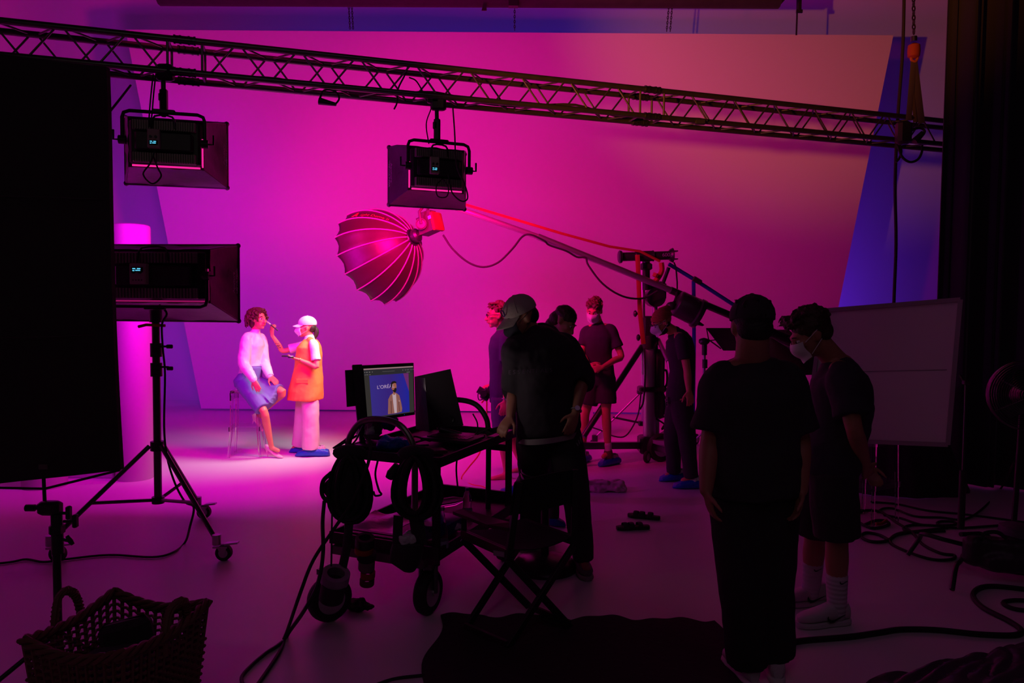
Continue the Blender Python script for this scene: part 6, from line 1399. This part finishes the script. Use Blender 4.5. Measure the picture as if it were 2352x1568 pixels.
def bag(c, r, m_, label, seed, name='fabric_pouch'):
    return cushion(name, c, r, m_, label, 'fabric bundle', seed, .04)
GF = mat('grey_felt', (.09, .06, .085), .95, bump=.4, bscale=60)
tc_ = V((cen.x, cen.y, .34))
b = MB(); b.box(tc_+V((-.02, -.03, -.02)), (.26, .16, .16), (V((.9, .35, .1)).normalized(), V((-.35, .9, 0)).normalized(), UP), bev=.04); b.path(spline([tc_+V((-.12, -.1, .05)), tc_+V((0, -.12, .0)), tc_+V((.1, -.07, .0))], 3), .008, 6); tag(b.build('fabric_pouch', m=GF, disp=.03, dscale=.1), 'dark zipped pouch at front left inside the wicker basket', 'pouch')
b = MB(); b.box(tc_+V((.0, .06, .06)), (.2, .08, .16), (V((.95, .2, .2)).normalized(), V((-.2, .95, 0)).normalized(), V((-.2, 0, .95)).normalized()), bev=.03); tag(b.build('black_pouch', m=BLACK, disp=.02, dscale=.1), 'black pouch standing upright in the middle of the basket', 'pouch')
bag(tc_+V((.16, .04, -.03)), (.08, .1, .07), GF, 'rounded grey fabric bundle at right inside the basket', 4)
# ================================================================ whiteboard, stands, fan at right
wb = thing('white_board', 'white framed board clamped tilted in front of the dark curtain', 'board', at(2030, 1010, 5.4))
W4 = [at(1852, 1008, 5.8), at(2178, 1021, 5.2), at(2207, 688, 5.2), at(1890, 713, 5.8)]
nW = (W4[1]-W4[0]).cross(W4[3]-W4[0]).normalized(); 
if nW.y < 0: nW = -nW
b = MB(); b.slab(W4, nW*.02); b.build('board_panel', wb, m=mat('board_white', (.62, .6, .62), .5, var=.04, vscale=3, bump=.05, bscale=20), smooth=False)
for i in range(4):
    a, c = W4[i], W4[(i+1) % 4]; d = (c-a).normalized(); s_ = nW.cross(d); b = MB(); b.box((a+c)/2-nW*.006-s_*.0, ((c-a).length, .03, .03), (d, nW, s_)); b.build('frame_edge', wb, m=mat('frame_grey', (.3, .28, .3), .5), smooth=False)
b = MB(); b.path([W4[0].lerp(W4[3], .52).lerp(W4[1].lerp(W4[2], .52), x)-nW*.002 for x in (.35, .6, .95)], .0016, 5); b.build('seam', wb, m=mat('seam_dark', (.1, .06, .1), .9))
# C-stand
YS = 4.95; px_ = at(2215, 1000, YS).x
cs = thing('century_stand', 'black stand with bent legs beside the whiteboard right edge', 'stand', V((px_, YS, 0)))
b = MB(); b.tube(V((px_, YS, .3)), V((px_, YS, at(2216, 1080, YS).z)), .022, n=14); b.build('lower_column', cs, m=BMET)
b = MB(); b.tube(V((px_, YS, at(2216, 1080, YS).z)), at(2219, 875, YS), .008, n=10); b.tube(at(2219, 885, YS), at(2205, 862, 5.1), .008); b.box(at(2219, 878, YS), (.04, .04, .03), bev=.005); b.build('riser', cs, m=DSTEEL)
for pts in ([at(2212, 1250, YS), at(2165, 1238, YS), at(2120, 1226, YS+.1), flo(2112, 1236, .14), flo(2085, 1274, .015)], [at(2212, 1275, YS), at(2205, 1290, YS-.1), at(2196, 1300, YS-.25), flo(2187, 1354, .015)], [V((px_, YS, .26)), V((px_+.25, YS+.1, .22)), V((px_+.45, YS+.15, .02))]):
    b = MB(); b.path(spline(pts, 3), .015, 10); b.build('leg', cs, m=BMET)
sb = thing('sandbag', 'flat black saddle sandbag lying on the stand base at right edge', 'sandbag', flo(2320, 1305))
b = MB(); c0_ = (at(2222, 1262, 4.88)+at(2420, 1280, 4.75))/2; xa_ = (at(2420, 1280, 4.75)-at(2222, 1262, 4.88)).normalized(); b.box(c0_, (.56, .14, .2), (xa_, UP.cross(xa_), UP), bev=.04); b.box(c0_+xa_*.06-UP*.05, (.5, .22, .12), (xa_, UP.cross(xa_), UP), bev=.04); o1 = b.build('bag_body', sb, m=NYLON, remesh=.012, disp=.03, dscale=.15)
b = MB(); b.path(spline([at(2256, 1236, 4.8), at(2262, 1224, 4.8), at(2290, 1222, 4.8), at(2312, 1236, 4.8)], 4), .013, 8, flat=.5); b.build('handle', sb, m=BLACK)
b = MB(); b.lathe(at(2345, 1222, 4.9), (.1, 0, 1), [(.11, -.045), (.13, -.02), (.13, .03), (.09, .05)], 22); tag(b.build('cable_reel', m=mat('grey_nylon', (.08, .06, .1), .5, bump=.5, bscale=30)), 'round dark cable bag at right edge above the sandbag', 'reel')
# fan
YF2 = 5.0; fnc = at(2361, 908, YF2)
fn_ = thing('pedestal_fan', 'round wire-grille pedestal fan cut by the right edge', 'fan', V((fnc.x, YF2, 0)))
fx = V((-.35, -1, .1)).normalized(); RF = .232; b = MB()
FA, FB, FC = basis(fx, UP)
for i in range(17): b.ring(fnc+fx*.07*math.cos(i/17*1.4), fx, RF*(.12+.88*i/16), .0022, 40, 5)
for k in range(6): a = k*math.pi/3; b.path([fnc+fx*.075*math.cos(t*1.4)+(FA*math.cos(a)+FB*math.sin(a))*RF*t for t in (.12, .4, .7, 1)], .003, 5)
b.build('grille', fn_, m=mat('chrome_wire', (.35, .33, .36), .25, metal=1))
b = MB(); b.lathe(fnc-fx*.03, fx, [(RF, -.04), (RF+.008, -.01), (RF+.006, .02), (RF, .03)], 40, cap=False); b.build('rim', fn_, m=DSTEEL)
b = MB(); b.tube(fnc-fx*.16, fnc-fx*.02, .07, .05)
b.build('motor', fn_, m=BPLA)
for k in range(3):
    a = k*2.094; r0 = (FA*math.cos(a)+FB*math.sin(a)); r1 = (FA*math.cos(a+.9)+FB*math.sin(a+.9)); b = MB(); b.slab([fnc+r0*.04, fnc+r0*.19, fnc+(r0+r1)*.105+fx*.02, fnc+r1*.12+fx*.02, fnc+r1*.04], fx*.003); b.build('blade', fn_, m=BPLA)
b = MB(); b.tube(V((fnc.x, YF2+.1, .03)), fnc-fx*.1-UP*.06, .018); b.build('pole', fn_, m=BMET)
b = MB(); b.lathe(V((fnc.x, YF2+.1, 0)), UP, [(.2, 0), (.2, .015), (.05, .04)], 28); b.build('fan_base', fn_, m=BMET)
# second clear stool right
ghost_stool(flo(1993, 1195).x+.0, flo(1993, 1195).y, 'transparent plastic bar stool beside the man with white socks', H=.78, s_=.17, rot=.5)
# black draped thing below the board
b = MB(); l0, l1 = flo(1990, 1150), flo(2278, 1150); l0.y += .1; l1.y = l0.y
def drape(u_, v_):
    a = -math.pi*1.0*u_; cx_ = (l0.x+l1.x)/2; rx = (l1.x-l0.x)/2*(.42+.58*(1-v_)); ry = .35*(.4+.6*(1-v_)); k = 1+.04*math.sin(u_*26)+.02*math.sin(u_*61); return V((cx_-.12*v_-math.cos(a)*-rx*k, l0.y+.35+math.sin(a)*ry*k, .005+1.05*v_))
b.grid(drape, 120, 10, thick=(0, .015, 0)); tag(b.build('black_drape', m=BLACK), 'black pleated cloth skirt spreading below the whiteboard', 'cloth')
cable([flo(1802, 1478, .015), flo(1850, 1470, .015), flo(1950, 1462, .015), flo(2020, 1452, .015), flo(2070, 1445, .015), flo(2150, 1446, .015), flo(2250, 1456, .015), flo(2330, 1458, .015), flo(2345, 1446, .015), flo(2318, 1426, .015), flo(2260, 1396, .015), flo(2235, 1368, .015), flo(2250, 1350, .015), flo(2290, 1346, .015), flo(2380, 1356, .015)], .016, RUB, 'thick black cable looping across the lower right floor')
cable([flo(2380, 1380, .012), flo(2330, 1378, .012), flo(2304, 1384, .012), flo(2330, 1398, .012), flo(2390, 1405, .012)], .013, RUB, 'short black cable loop cut off by right edge of floor')
cable([flo(2000, 1152, .01), flo(2060, 1157, .01), flo(2130, 1172, .01), flo(2210, 1180, .01), flo(2290, 1190, .01), flo(2360, 1200, .01)], .009, RUB, 'thin black cable along the foot of black drape')
cable([flo(2015, 1175, .01), flo(2030, 1167, .01), flo(2055, 1168, .01), flo(2100, 1185, .01), flo(2160, 1188, .01), flo(2215, 1192, .01), flo(2260, 1165, .01), flo(2300, 1120, .01), at(2330, 1060, 5.6)], .009, RUB, 'black cable rising from floor toward the fan')
cable([flo(2030, 1182, .01), flo(2070, 1190, .01), flo(2120, 1205, .01), flo(2190, 1205, .01), flo(2190, 1198, .01), flo(2160, 1197, .01), flo(2155, 1204, .01), flo(2200, 1212, .01), flo(2300, 1206, .01), flo(2380, 1205, .01)], .010, RUB, 'black cable weaving between whiteboard stand and the right edge')
cable([flo(1955, 1178, .01), flo(1975, 1172, .01), flo(2020, 1174, .01), flo(2060, 1200, .01), flo(2095, 1222, .01), flo(2120, 1250, .01), flo(2160, 1270, .01), flo(2192, 1275, .01), flo(2185, 1284, .01), flo(2140, 1284, .01), flo(2080, 1265, .01), flo(2045, 1245, .01), flo(2060, 1226, .01), flo(2110, 1219, .01), flo(2180, 1210, .01), flo(2100, 1205, .01), flo(2075, 1214, .01), flo(2100, 1222, .01), flo(2170, 1219, .01)], .011, RUB, 'tangled black cable loops on floor left of the stand')
cable([flo(2045, 1242, .012), flo(2020, 1228, .012), flo(1990, 1223, .012), flo(1978, 1232, .012), flo(2000, 1243, .012), flo(2035, 1242, .012), flo(2060, 1228, .012), flo(2090, 1222, .012)], .012, RUB, 'black cable loop around the feet of right clear stool')
cable([flo(1985, 1205, .012), flo(2010, 1195, .012), flo(2035, 1196, .012), flo(2040, 1205, .012), flo(2000, 1212, .012), flo(1960, 1190, .012), flo(1956, 1180, .012), flo(1980, 1174, .012)], .012, RUB, 'black cable coil behind the right clear stool')
b = MB(); b.path(spline([flo(2012, 1203, .02), flo(2025, 1202, .02), flo(2036, 1195, .03)], 3), .014, 7); tag(b.build('cable_tie', m=mat('red_tie', (.4, .05, .03), .6)), 'small reddish tie on the cables by clear stool', 'tie')
cable([flo(-60, 1545), flo(20, 1530), flo(120, 1512)], .02, RUB, 'thick black leg-like rod on floor left of the basket') if False else None
cable([flo(820, 1590, .01), flo(900, 1560, .01), flo(975, 1550, .01)], .008, RUB, 'thin dark cable entering bottom edge left of the mat')
